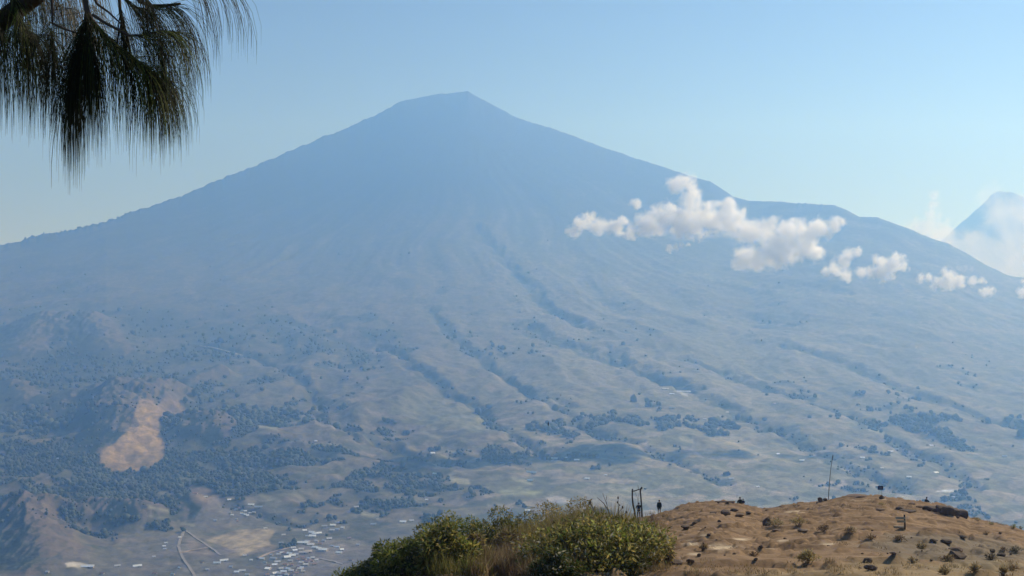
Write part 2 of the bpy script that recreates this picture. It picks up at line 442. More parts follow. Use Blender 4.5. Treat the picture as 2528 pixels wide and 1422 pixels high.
ramp = np.array([[0.10, 0.10, 0.055], [0.19, 0.155, 0.11], [0.14, 0.132, 0.075], [0.25, 0.20, 0.15], [0.08, 0.086, 0.045], [0.20, 0.175, 0.115]], np.float32)
pc = ramp[np.clip((pid * 6).astype(int), 0, 5)] * (0.75 + 0.5 * pid2)[..., None]
pc = pc * (1 - 0.55 * sstep(0.10, 0.02, pedge))[..., None]
col = lerp3(col, 0, np.zeros_like(pm)) * (1 - 0.65 * pm[..., None]) + pc * (0.65 * pm[..., None])
col = col * (1 + 0.22 * n_xs + 0.18 * n_sm)[..., None]
for P, c, w, soft in PARCELS:
    m = poly_mask(P, soft, max(3.0, soft * 0.8))
    var = (1 + 0.55 * n_xs + 0.3 * n_sm)[..., None]
    col = col * (1 - w * m[..., None]) + np.asarray(c, np.float32) * var * (w * m[..., None])
    F = F * (1 - m)
for _ in range(46):    # small cleared plots between the trees
    u0 = rng.uniform(380, 2500); v0 = rng.uniform(1030, 1330)
    w0 = rng.uniform(10, 34); h0 = w0 * rng.uniform(0.12, 0.3); sl = rng.uniform(0.1, 0.35)
    m = poly_mask([(u0 - w0, v0 - h0 - sl * w0), (u0 + w0 * .8, v0 - h0 + sl * w0), (u0 + w0, v0 + h0 + sl * w0), (u0 - w0 * .7, v0 + h0 - sl * w0)], 4, 3)
    c = np.array([0.27, 0.25, 0.16]) * rng.uniform(0.7, 1.5)
    col = col * (1 - 0.7 * m[..., None]) + c.astype(np.float32) * (0.7 * m[..., None]); F = F * (1 - m)
meanc = np.array([0.125, 0.115, 0.075], np.float32); fade = 0.45 * sstep(2600, 4200, Yg)  # colours drawn to one mean with distance, a haze-like fading painted in
col = lerp3(col, meanc, fade)
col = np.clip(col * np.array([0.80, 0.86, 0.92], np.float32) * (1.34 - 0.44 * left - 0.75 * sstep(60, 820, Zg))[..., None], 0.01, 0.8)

idx = np.arange(NA * NT).reshape(NA, NT)
def grid_faces(ix):
    return np.stack([ix[:-1, :-1].ravel(), ix[:-1, 1:].ravel(), ix[1:, 1:].ravel(), ix[1:, :-1].ravel()], 1)
M_land = mat_vcol('land_cover', 0.95, 0.1, 0.035, 0.34, 3.0, 0.0, 0.06)
P3 = np.stack([Xg, Yg, Zg], -1)
ICUT = int(np.argmin(np.abs(aa - 0.585)))
def sub_sheet(name, i0, i1):
    n = i1 - i0
    o = mesh_obj(name, P3[i0:i1].reshape(-1, 3), grid_faces(np.arange(n * NT).reshape(n, NT)), M_land, None, True, col[i0:i1].reshape(-1, 3))
    return tag(o, None, None, None, 'structure')
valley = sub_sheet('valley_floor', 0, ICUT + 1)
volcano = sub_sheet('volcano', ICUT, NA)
print('valley cut at Y', Yg[ICUT, NT // 2], 'v', Vg[ICUT, NT // 2])

# ------------------------------------------------------------------ second mountain, far to the right
def far_mountain():
    U = np.linspace(2250, 3100, 150)
    sk = np.interp(U, [2250, 2330, 2360, 2390, 2425, 2450, 2465, 2490, 2505, 2528, 2600, 2700, 3100], [660, 590, 560, 535, 505, 478, 473, 472, 478, 488, 530, 580, 720])
    sk = sk - noise(U / 14, U * 0 + .5, 140) * 2.5
    Yc = 10400.0
    rows = np.linspace(0, 1, 60)
    t = (U - CX) / FPX
    zc = (CY - sk) / FPX * Yc
    V = []
    for r in rows:
        Y = Yc - 3600 * (1 - r)
        z = -500 + (zc + 500) * r ** 1.25 + fbm(U / 60, U * 0 + r * 6, 4, 141) * 120 * (1 - r) * r * 3
        V.append(np.stack([t * Yc * (0.9 + 0.1 * r), U * 0 + Y, z], 1))
    V.append(np.stack([t * Yc, U * 0 + Yc + 900, zc - 700], 1))
    V = np.array(V)
    n0, n1 = V.shape[:2]
    c = np.zeros((n0 * n1, 3), np.float32) + np.array([0.20, 0.19, 0.17], np.float32)
    o = mesh_obj('distant_mountain', V.reshape(-1, 3), grid_faces(np.arange(n0 * n1).reshape(n0, n1)), M_land, None, True, c)
    tag(o, None, None, None, 'structure')
far_mountain()

# ------------------------------------------------------------------ haze
def haze_box():
    m = bpy.data.materials.new('haze_air'); m.use_nodes = True
    nt = m.node_tree; nt.nodes.clear()
    out = nt.nodes.new('ShaderNodeOutputMaterial'); pv = nt.nodes.new('ShaderNodeVolumePrincipled')
    pv.inputs['Color'].default_value = (*HAZE_COLOR, 1); pv.inputs['Density'].default_value = HAZE_DENSITY
    pv.inputs['Absorption Color'].default_value = (1, 1, 1, 1)      # scatters, absorbs nothing: blue air
    pv.inputs['Anisotropy'].default_value = HAZE_ANISO
    nt.links.new(pv.outputs[0], out.inputs['Volume'])
    b = MB(); zlo = float(min(Zg.min(), -1100)) - 1.0; zhi = 1690.0
    b.box((0, 4000, (zlo + zhi) / 2), (24000, 14800, zhi - zlo))
    o = b.build('haze', m); tag(o, None, None, None, 'stuff')
haze_box()
# ------------------------------------------------------------------ woods of the valley and slopes
def ico():
    p = (1 + 5 ** .5) / 2
    V = np.array([(-1, p, 0), (1, p, 0), (-1, -p, 0), (1, -p, 0), (0, -1, p), (0, 1, p), (0, -1, -p), (0, 1, -p), (p, 0, -1), (p, 0, 1), (-p, 0, -1), (-p, 0, 1)], float)
    V /= np.linalg.norm(V[0])
    Fc = np.array([(0, 11, 5), (0, 5, 1), (0, 1, 7), (0, 7, 10), (0, 10, 11), (1, 5, 9), (5, 11, 4), (11, 10, 2), (10, 7, 6), (7, 1, 8), (3, 9, 4), (3, 4, 2), (3, 2, 6), (3, 6, 8), (3, 8, 9), (4, 9, 5), (2, 4, 11), (6, 2, 10), (8, 6, 7), (9, 8, 1)])
    return V, Fc
def ico2():
    V, Fc = ico(); V = list(map(tuple, V)); cache = {}; out = []
    def midp(a, b):
        k = (min(a, b), max(a, b))
        if k not in cache:
            m = (np.array(V[a]) + np.array(V[b])) / 2; m /= np.linalg.norm(m); V.append(tuple(m)); cache[k] = len(V) - 1
        return cache[k]
    for a, b, c in Fc:
        ab, bc, ca = midp(a, b), midp(b, c), midp(c, a)
        out += [(a, ab, ca), (b, bc, ab), (c, ca, bc), (ab, bc, ca)]
    return np.array(V), np.array(out)
ICO = ico(); ICO2 = ico2()

M_wood = mat_vcol('woodland_leaves', 0.9, 0.15, 0.25, 0.5)
def woods():
    dens = np.clip((F - 0.35) / 0.65, 0, 1) + 0.25 * np.clip(rav, 0, 1)
    dens[(Yg < 1500)] = 0
    dens *= (Vg > 560) * (np.abs(Tg) < 0.56)
    dens *= 0.15 + sstep(700, 1000, Vg)
    dens[scar > 0.25] *= 0.12
    ok = np.zeros_like(dens); ok[:-1, :-1] = 1; ok[600:] = 0
    area = np.abs(np.gradient(Yg, axis=0) * np.gradient(Xg, axis=1)) / Yg ** 1.3
    w = dens ** 1.5 * ok * area * np.where(Yg > 3500, 0.12, 1.0)
    n = 30000
    pk = rng.choice(w.size, n, p=(w / w.sum()).ravel())
    i, j = np.unravel_index(pk, w.shape)
    fx = rng.random(n); fy = rng.random(n)
    i1 = np.minimum(i + 1, NA - 1); j1 = np.minimum(j + 1, NT - 1)
    base = P3[i, j] + (P3[i1, j] - P3[i, j]) * fy[:, None] + (P3[i, j1] - P3[i, j]) * fx[:, None]
    r = rng.uniform(1.6, 3.6, n) * np.exp(rng.normal(0, .35, n)) * (1 + 0.6 * (base[:, 1] > 3200))
    V0, F0 = ICO; nv = len(V0)
    V = V0[None] * (1 + rng.normal(0, 0.16, (n, nv))[..., None])
    V = V * np.stack([r * rng.uniform(.85, 1.3, n), r * rng.uniform(.85, 1.3, n), r * rng.uniform(.8, 1.4, n)], 1)[:, None]
    V += base[:, None] + np.array([0, 0, 1])[None, None] * (r * 0.75)[:, None, None]
    c = np.array([0.050, 0.062, 0.034]) * rng.uniform(0.55, 1.6, n)[:, None] * np.array([1, 1, 1]) + rng.random(n)[:, None] * np.array([0.022, 0.016, 0.004])
    Fc = F0[None] + (np.arange(n) * nv)[:, None, None]
    o = mesh_obj('woodland', V.reshape(-1, 3), Fc.reshape(-1, 3), M_wood, None, True, np.repeat(c, nv, 0))
    tag(o, None, None, None, 'stuff')
    # small trees standing on the left skyline
    us = np.concatenate([rng.uniform(60, 330, 60), rng.uniform(330, 760, 16), rng.uniform(150, 280, 22)])
    Vs, Fs = [], []
    for q, u in enumerate(us):
        j = int(np.argmin(np.abs(tcol - (u - CX) / FPX))); b = P3[598, j]
        h = rng.uniform(9, 24); rr = h * rng.uniform(.22, .4)
        vv = V0 * (1 + rng.normal(0, .15, nv))[:, None] * np.array([rr, rr, h * .5]) + b + np.array([rng.uniform(-8, 8), 0, h * .38])
        Fs.append(F0 + q * nv); Vs.append(vv)
    o = mesh_obj('skyline_trees', np.concatenate(Vs), np.concatenate(Fs), M_wood, None, True, np.tile([[0.04, 0.05, 0.03]], (nv * len(us), 1)))
    tag(o, None, None, None, 'stuff')
woods()

# ------------------------------------------------------------------ roads across the valley floor
def ribbon(name, px, width, m, lift=1.2):
    P = []
    for a, b in zip(px[:-1], px[1:]):
        for s in np.linspace(0, 1, 9)[:-1]:
            P.append(far_hit(a[0] + (b[0] - a[0]) * s, a[1] + (b[1] - a[1]) * s)[2])
    P.append(far_hit(*px[-1])[2]); P = np.array(P)
    P[:, 2] = np.convolve(np.pad(P[:, 2], 2, 'edge'), np.ones(5) / 5, 'valid') + lift
    d = np.gradient(P[:, :2], axis=0); d /= np.linalg.norm(d, axis=1)[:, None] + 1e-9
    nrm = np.stack([-d[:, 1], d[:, 0], np.zeros(len(d))], 1) * width / 2
    V = np.concatenate([P - nrm, P + nrm, P - nrm * 1.1 - [0, 0, 3], P + nrm * 1.1 - [0, 0, 3]]); n = len(P)
    k = np.arange(n - 1)
    Fq = np.concatenate([np.stack([k, k + 1, n + k + 1, n + k], 1), np.stack([2 * n + k, 2 * n + k + 1, k + 1, k], 1), np.stack([n + k, n + k + 1, 3 * n + k + 1, 3 * n + k], 1)])
    return tag(mesh_obj(name, V, Fq, m), None, None, None, 'structure')
M_road = mat_plain('pale_road', (0.23, 0.205, 0.18), 0.9, var=0.2, scale=0.05)
M_track = mat_plain('dirt_track', (0.33, 0.26, 0.20), 0.95, var=0.25, scale=0.05)
ribbon('road', [(457, 1306), (446, 1328), (440, 1350), (452, 1380), (468, 1402), (484, 1428)], 5.0, M_road)
ribbon('road', [(455, 1308), (480, 1326), (505, 1343), (545, 1371)], 4.2, M_road)
ribbon('dirt_track', [(442, 1366), (470, 1360), (515, 1352)], 3.5, M_track)
ribbon('dirt_track', [(635, 1378), (665, 1366), (700, 1356), (716, 1352)], 4, M_track)
ribbon('road', [(770, 1378), (800, 1382), (846, 1393)], 4.5, M_road)
ribbon('road', [(490, 854), (520, 857), (560, 867), (600, 879)], 12.0, mat_plain('pale_verge', (0.30, 0.28, 0.18), 0.9, scale=0.03), 2.5)

# ------------------------------------------------------------------ houses
M_roofs = {'white': mat_plain('white_tin_roof', (0.86, 0.87, 0.88), 0.35, 0.0, 0.06, 0.2, 0.6), 'grey': mat_plain('weathered_tin_roof', (0.56, 0.55, 0.55), 0.5, 0.0, 0.2, 0.2, 0.5),
           'tan': mat_plain('tan_roof', (0.60, 0.50, 0.38), 0.7, 0.0, 0.15, 0.2), 'rust': mat_plain('rusty_roof', (0.32, 0.20, 0.15), 0.7, 0.0, 0.3, 0.2)}
M_wall = mat_plain('plaster_wall', (0.42, 0.37, 0.32), 0.9, 0, 0.25, 0.3)
M_door = mat_plain('house_door', (0.10, 0.07, 0.05), 0.7)
house_cache = {}
def house_meshes(kind):
    """unit house 1 x 1 x 1: wall body, gabled roof with eaves, door"""
    if kind in house_cache: return house_cache[kind]
    b = MB(); b.box((0, 0, 0.25), (0.92, 0.86, 0.56)); b.add([(-0.46, -0.43, 0.53), (-0.46, 0.43, 0.53), (-0.46, 0, 0.9)], [(0, 1, 2), (2, 1, 0)]); b.add([(0.46, -0.43, 0.53), (0.46, 0.43, 0.53), (0.46, 0, 0.9)], [(0, 1, 2)])
    w = b.build('wall', M_wall)
    r = MB()
    for s in (-1, 1):
        e, q = (0.5, -0.5) if s > 0 else (-0.5, 0.5)
        r.add([(-0.5, s * 0.5, 0.48), (0.5, s * 0.5, 0.48), (0.5, 0, 1.0), (-0.5, 0, 1.0), (-0.5, s * 0.5, 0.42), (0.5, s * 0.5, 0.42), (0.5, 0, 0.94), (-0.5, 0, 0.94)],
              [(0, 1, 2, 3), (7, 6, 5, 4), (0, 4, 5, 1), (1, 5, 6, 2), (3, 2, 6, 7), (0, 3, 7, 4)])
    rf = r.build('roof', M_roofs[kind])
    d = MB(); d.box((0.1, -0.435, 0.2), (0.14, 0.03, 0.4)); dr = d.build('door', M_door)
    house_cache[kind] = (w.data, rf.data, dr.data)
    for o in (w, rf, dr): bpy.data.objects.remove(o)
    return house_cache[kind]
def house(u, v, wpx, roof='white', label=None, group=None, aspect=0.7, rz=None, hgt=None):
    i, j, p = far_hit(u, v)
    L = wpx * p[1] / FPX
    name = 'long_shed' if aspect < 0.4 else 'house'
    e = empty(name, (p[0], p[1], p[2] - 0.4), label, 'shed' if aspect < 0.4 else 'house', group, rng.uniform(-0.5, 0.5) if rz is None else rz)
    h = (hgt or min(5.5, 2.6 + 0.16 * L))
    e.scale = (L, L * aspect, h)
    for me, nm in zip(house_meshes(roof), ('wall', 'roof', 'door')):
        o = bpy.data.objects.new(nm, me); C.objects.link(o); o.parent = e
    return e
G_V = 'houses of the village by the tan field'
LW = 'small white-roofed house in the dense village right of the tan field'
LG = 'small grey-roofed house in the dense village right of the tan field'
LR = 'small rust-roofed house in the dense village right of the tan field'
VILL = [(752, 1311, 7, 'white', LW), (770, 1316, 10, 'white', LW), (776, 1319, 8, 'white', LW), (787, 1318, 9, 'white', LW), (772, 1325, 11, 'white', LW), (758, 1325, 6, 'grey', LG), (833, 1308, 7, 'grey', LG), (820, 1310, 8, 'grey', LG),
        (759, 1338, 9, 'grey', LG), (767, 1346, 12, 'grey', LG), (778, 1353, 10, 'white', LW), (787, 1355, 8, 'white', LW), (724, 1354, 9, 'grey', LG), (728, 1360, 8, 'white', LW), (744, 1357, 9, 'grey', LG), (782, 1337, 7, 'grey', LG), (813, 1331, 9, 'grey', LG),
        (837, 1366, 10, 'white', LW), (821, 1349, 6, 'grey', LG), (678, 1396, 9, 'white', LW), (685, 1389, 10, 'grey', LG), (709, 1377, 11, 'white', LW), (715, 1368, 9, 'white', LW), (722, 1373, 11, 'white', LW), (731, 1370, 8, 'grey', LG), (717, 1386, 8, 'grey', LG),
        (762, 1363, 11, 'tan', None), (688, 1370, 7, 'grey', LG), (696, 1366, 8, 'grey', LG), (704, 1367, 7, 'rust', LR), (751, 1382, 8, 'rust', LR), (757, 1388, 9, 'rust', LR), (762, 1380, 8, 'grey', LG), (768, 1386, 9, 'rust', LR), (755, 1395, 9, 'grey', LG), (772, 1378, 7, 'grey', LG),
        (747, 1377, 7, 'rust', LR), (712, 1406, 9, 'white', LW), (719, 1410, 9, 'grey', LG), (728, 1408, 8, 'rust', LR), (740, 1406, 9, 'grey', LG), (694, 1405, 8, 'grey', LG), (700, 1413, 10, 'white', LW), (690, 1417, 9, 'grey', LG), (680, 1417, 10, 'white', LW), (745, 1403, 6, 'white', LW), (735, 1402, 6, 'rust', LR),
        (736, 1383, 7, 'rust', LR), (744, 1390, 8, 'grey', LG), (776, 1394, 7, 'rust', LR), (781, 1384, 7, 'grey', LG), (705, 1395, 8, 'rust', LR), (720, 1396, 7, 'rust', LR), (670, 1372, 6, 'grey', LG), (679, 1380, 7, 'grey', LG), (790, 1344, 7, 'rust', LR), (800, 1336, 6, 'grey', LG), (664, 1398, 7, 'rust', LR), (655, 1390, 6, 'grey', LG)]
for k, (u, v) in enumerate([(700, 1418), (708, 1420), (732, 1416), (748, 1412), (722, 1420), (690, 1424), (660, 1420), (672, 1424)]):
    VILL.append((u, v, 7, ['rust', 'grey'][k % 2], LR))
ORD = ['leftmost', 'second from left', 'third from left', 'fourth from left', 'fifth from left', 'sixth from left', 'seventh from left', 'eighth from left', 'ninth from left', 'tenth from left', 'eleventh from left', 'twelfth from left', 'thirteenth from left', 'fourteenth from left', 'fifteenth from left']
def row_labels(L, where):
    rows = ('upper', 'middle', 'lower'); cuts = np.quantile([h[1] for h in L], [1 / 3, 2 / 3]); out = []
    for h in L:
        bd = int(h[1] > cuts[0]) + int(h[1] > cuts[1])
        mates = sorted(x[0] + 1e-3 * x[1] for x in L if x[3] == h[3] and int(x[1] > cuts[0]) + int(x[1] > cuts[1]) == bd)
        rc = {'white': 'white-roofed', 'grey': 'grey-roofed', 'rust': 'rust-roofed', 'tan': 'tan-roofed'}[h[3]]
        out.append(ORD[mates.index(h[0] + 1e-3 * h[1])] + ' of the small ' + rc + ' houses, ' + rows[bd] + ' part of the ' + where)
    return out
for (u, v, w, rf, lab), lab2 in zip(VILL, row_labels(VILL, 'village')):
    house(u, v, w * (1.55 if rf == 'white' else 1.5), rf, lab2 if rf != 'tan' else 'tan-roofed house right beside the long tan-roofed building in the village', G_V, rng.uniform(0.6, 0.85))
ONE = [(748, 1342, 26, 'white', 0.42, 'wide white-roofed hall at upper left of the village, near the tan field', 'hall'), (798, 1359, 21, 'white', 0.6, 'biggest bright white roof at the right of the village', 'hall'), (662, 1405, 13, 'white', 1.2, 'tall white block standing at the lower left of the village', 'block'),
       (750, 1366, 22, 'tan', 0.4, 'long tan-roofed building in the middle of the village', 'b'), (822, 1298, 13, 'white', 0.75, 'bright white house standing alone above right of the village', 'h'), (846, 1304, 9, 'white', 0.8, 'small bright white house right of the larger lone white one', 'h'),
       (801, 1301, 13, 'grey', 0.35, 'narrow grey shed left of the lone bright white house', 's'), (836, 1292, 16, 'grey', 0.3, 'long faint grey shed running behind the lone bright white house', 's'), (833, 1352, 10, 'white', 0.6, 'white house at the right tip of the village near the bushes', 'h'), (844, 1358, 9, 'white', 1.1, 'white house turned end on at the far right of the village', 'h'),
       (647, 1381, 12, 'white', 0.6, 'white house at the left end of the village below the tan field', 'h'), (620, 1384, 7, 'white', 0.8, 'tiny bright white hut left of the village below the tan field', 'h'), (604, 1373, 9, 'grey', 0.7, 'grey hut touching the lower corner of the tan field', 'h'), (674, 1380, 13, 'grey', 0.5, 'pale grey row house at the left edge of the village', 'h'),
       (536, 1392, 17, 'white', 0.4, 'long white shed below the road junction', 's'), (553, 1386, 19, 'white', 0.3, 'second long white shed right behind the first below the road', 's'), (443, 1403, 7, 'white', 0.8, 'small white hut beside the road left of its bend', 'h'), (444, 1328, 7, 'white', 0.7, 'small white hut above the road junction', 'h'),
       (216, 1401, 29, 'white', 0.35, 'very long white shed beside the pale yard at lower left', 's'), (290, 1399, 14, 'grey', 0.4, 'grey shed right of the pale yard at lower left', 's'), (339, 1400, 20, 'white', 0.35, 'long white shed standing alone on the lower left plain', 's'), (405, 1350, 8, 'white', 0.7, 'bright hut in the middle of the trio left of the road', 'h'),
       (410, 1342, 9, 'white', 0.5, 'upper hut of the trio left of the road', 'h'), (407, 1357, 9, 'grey', 0.6, 'lowest grey hut of the trio left of the road', 'h'), (117, 1413, 8, 'grey', 0.8, 'grey hut at the bottom left below the brown hill', 'h'), (584, 1414, 12, 'white', 0.6, 'white house at the bottom edge below the tan field', 'h'), (598, 1411, 16, 'grey', 0.5, 'grey house right behind the white one at the bottom edge', 'h'), (611, 1420, 11, 'grey', 0.6, 'grey house lowest at the bottom edge left of the village', 'h'),
       (566, 1235, 9, 'white', 0.7, 'bright white house topmost in the hamlet above the tan field', 'h'), (620, 1248, 14, 'white', 0.5, 'bright white shed right of the hamlet above the tan field', 's'), (638, 1254, 19, 'grey', 0.25, 'long thin pale shed joined to the right of the bright white shed', 's'), (531, 1286, 9, 'grey', 0.5, 'grey hut left of the hamlet above the tan field', 'h'),
       (143, 1133, 6, 'white', 0.7, 'tiny white hut left of the orange landslip', 'h'), (780, 1090, 7, 'white', 0.8, 'white hut on the slope above the middle woods', 'h'), (1068, 1120, 8, 'white', 0.9, 'white house high in the middle of the valley woods', 'h'), (1076, 1172, 15, 'white', 0.35, 'white shed in the centre of the valley above the green bushes', 's'),
       (1054, 1219, 8, 'grey', 0.7, 'grey hut below the central white shed', 'h'), (1053, 1235, 6, 'white', 0.8, 'tiny white hut above the left bushes', 'h'), (995, 1290, 15, 'white', 0.6, 'bright white roof just left of the leafy bushes', 'h'), (1016, 1287, 9, 'grey', 0.5, 'faint grey roof between the bright roof and the bushes', 'h'), (922, 1296, 13, 'grey', 0.4, 'pale shed left of the bright roof beside the bushes', 's'),
       (893, 1241, 6, 'white', 0.8, 'tiny white hut between the hamlet and the bushes', 'h'), (880, 1253, 12, 'grey', 0.4, 'pale shed on a diagonal lane left of the bushes', 's'), (1302, 1262, 13, 'white', 0.5, 'white roof just above the middle of the bushes', 'h'), (1250, 1263, 13, 'white', 0.35, 'low white shed above the brown grass', 's'), (1309, 1188, 14, 'white', 0.35, 'thin white shed above the pale field', 's'),
       (1312, 1168, 26, 'white', 0.18, 'thin slanting white greenhouse above the pale field', 's'), (1369, 1134, 15, 'white', 0.22, 'thin white shed in the middle woods', 's'), (1399, 1131, 6, 'white', 0.8, 'tiny white hut right of the thin shed in the middle woods', 'h'), (1424, 1137, 10, 'white', 0.6, 'white house right of the two small ones in the middle woods', 'h'),
       (1450, 1183, 10, 'white', 0.7, 'bright house on a pale strip left of the swing', 'h'), (1495, 1174, 6, 'white', 0.8, 'tiny white hut above left of the swing', 'h'), (1659, 974, 9, 'white', 0.7, 'bright white house highest on the right hand slope', 'h'), (1689, 968, 30, 'white', 0.2, 'long slanting white greenhouse highest on the right hand slope', 's'), (1642, 961, 16, 'grey', 0.5, 'pale grey roof left of the slanting greenhouse', 'h'),
       (1659, 1009, 14, 'grey', 0.3, 'pale shed below the slanting greenhouse', 's'), (1740, 1036, 7, 'grey', 0.7, 'pale hut right below the slanting greenhouse', 'h'), (1795, 1019, 6, 'grey', 0.7, 'faint hut right of the pale shed on the right slope', 'h'), (1912, 997, 5, 'grey', 0.8, 'faint hut alone high on the right slope', 'h'), (1920, 1122, 7, 'white', 0.8, 'white hut left of the larger white one, left of the tall pole', 'h'),
       (1980, 1138, 9, 'white', 0.8, 'bright white house nearest to the left of the tall pole', 'h'), (2129, 1131, 8, 'white', 0.8, 'white house right of the top of the tall pole', 'h'), (2199, 1116, 9, 'white', 0.8, 'bright white house with a pale shed at its right', 'h'), (2211, 1111, 14, 'grey', 0.35, 'pale shed touching the bright house far right', 's'), (2299, 1101, 7, 'white', 0.8, 'small white house highest at the far right', 'h'),
       (2177, 1157, 7, 'grey', 0.8, 'pale hut above the dark sign board', 'h'), (2310, 1168, 9, 'white', 0.8, 'bright white house above the pale field at far right', 'h'), (2244, 1179, 9, 'white', 0.8, 'bright white house right of the dark sign board', 'h'), (2080, 1098, 9, 'grey', 0.4, 'faint pale shed above the tall pole', 's'), (2330, 1076, 6, 'grey', 0.8, 'faintest hut high at the far right', 'h'),
       (1870, 1203, 7, 'white', 0.6, 'white hut just above the sitting pair', 'h'), (1805, 1183, 9, 'grey', 0.6, 'faint grey house left above the sitting pair', 'h'), (2353, 1228, 6, 'grey', 0.7, 'faint hut below the pale field at far right', 'h'), (410, 1236, 6, 'grey', 0.7, 'faint hut between the reddish hill and the hamlet', 'h'), (482, 1219, 11, 'rust', 0.7, 'rusty brown house above the upper hamlet on the bare slope', 'h'), (508, 1228, 9, 'grey', 0.7, 'grey hut right below the rusty house above the upper hamlet', 'h'),
       (655, 1306, 9, 'grey', 0.6, 'grey hut touching the upper right edge of the tan field', 'h'), (700, 1322, 9, 'grey', 0.7, 'lone grey hut between the tan field and the village top', 'h'), (694, 1342, 10, 'grey', 0.6, 'grey hut at the right corner of the tan field', 'h'), (862, 1330, 9, 'rust', 0.7, 'rusty hut in the open right of the village', 'h'), (884, 1346, 8, 'grey', 0.7, 'grey hut between the village and the green bushes', 'h'),
       (866, 1384, 10, 'rust', 0.6, 'rusty house on the lane close to the lowest green bush', 'h'), (512, 1407, 9, 'grey', 0.7, 'grey hut below the two long white sheds left', 'h'), (498, 1390, 8, 'rust', 0.7, 'rusty hut right beside the road bottom', 'h'), (570, 1401, 10, 'grey', 0.6, 'grey house right below the second long white shed', 'h'), (382, 1417, 10, 'rust', 0.6, 'rusty house at the bottom edge left of the road', 'h'), (426, 1419, 9, 'grey', 0.6, 'grey house at the bottom edge touching the road', 'h'), (252, 1417, 10, 'rust', 0.6, 'rusty house at the bottom edge below the very long shed', 'h'), (380, 1376, 8, 'grey', 0.7, 'grey hut below the trio left of the road', 'h'),
       (2480, 1128, 9, 'grey', 0.4, 'faint pale shed near the right edge of the valley', 's')]
for u, v, w, rf, asp, lab, _k in ONE:
    house(u, v, w * (1.35 if u > 1000 and w < 12 else 1.1), rf, lab, 'scattered houses of the valley', asp, rng.uniform(-0.35, 0.35) if asp > 0.4 else rng.uniform(-0.55, -0.1) if u > 1000 else rng.uniform(-0.1, 0.5))
HAM = [(573, 1273, 8, 'white'), (596, 1269, 7, 'white'), (601, 1270, 7, 'white'), (605.5, 1272, 8, 'white'), (611, 1274, 7, 'white'), (606, 1263, 7, 'white'), (568, 1267, 7, 'grey'), (586, 1288, 7, 'rust'), (584, 1259, 8, 'grey'), (590, 1256, 7, 'rust'), (598, 1262, 7, 'grey'), (618, 1268, 9, 'grey'), (627, 1266, 9, 'grey'), (583, 1282, 7, 'grey')]
for (u, v, w, rf), lab in zip(HAM, row_labels(HAM, 'upper hamlet')):
    house(u, v, w, rf, lab, 'houses of the hamlet above the tan field', 0.75)
# ------------------------------------------------------------------ clouds in front of the right flank
def cloud_material(balls, dens, R0):
    """vapour whose density falls off softly round the cloud's puffs, torn by noise; balls: (centre, radius) in object space"""
    m = bpy.data.materials.new('cloud_vapour'); m.use_nodes = True
    nt = m.node_tree; nt.nodes.clear(); L = nt.links.new
    def math_(op, a, b=None, c=None):
        n = nt.nodes.new('ShaderNodeMath'); n.operation = op
        for k, x in enumerate((a, b, c)):
            if x is None: continue
            if isinstance(x, (int, float)): n.inputs[k].default_value = x
            else: L(x, n.inputs[k])
        return n.outputs[0]
    out = nt.nodes.new('ShaderNodeOutputMaterial'); pv = nt.nodes.new('ShaderNodeVolumePrincipled')
    pv.inputs['Color'].default_value = (1, 1, 1, 1); pv.inputs['Anisotropy'].default_value = 0.3
    tc = nt.nodes.new('ShaderNodeTexCoord')
    def nz(scale, det, ro, dis=0.0):
        n = nt.nodes.new('ShaderNodeTexNoise'); n.inputs['Scale'].default_value = scale; n.inputs['Detail'].default_value = det; n.inputs['Roughness'].default_value = ro
        n.inputs['Distortion'].default_value = dis
        L(tc.outputs['Object'], n.inputs['Vector']); return n.outputs['Fac']
    f = None
    for c, R in balls:
        d = nt.nodes.new('ShaderNodeVectorMath'); d.operation = 'DISTANCE'; L(tc.outputs['Object'], d.inputs[0]); d.inputs[1].default_value = tuple(map(float, c))
        g = math_('MULTIPLY_ADD', d.outputs['Value'], -1.0 / float(R), 1.0)
        f = g if f is None else math_('SMOOTH_MAX', f, g, 0.25)
    n1 = nz(1.1 / R0, 6.0, 0.68, 0.35)
    e = math_('MULTIPLY_ADD', n1, 3.1, -1.72)
    f = math_('ADD', f, e)
    mr = nt.nodes.new('ShaderNodeMapRange'); mr.interpolation_type = 'SMOOTHSTEP'
    mr.inputs['From Min'].default_value = 0.0; mr.inputs['From Max'].default_value = 0.75; mr.inputs['To Min'].default_value = 0.0; mr.inputs['To Max'].default_value = dens
    L(f, mr.inputs['Value']); L(mr.outputs[0], pv.inputs['Density']); L(pv.outputs[0], out.inputs['Volume'])
    m.cycles.volume_step_rate = 0.35
    return m
YCL = 3400.0
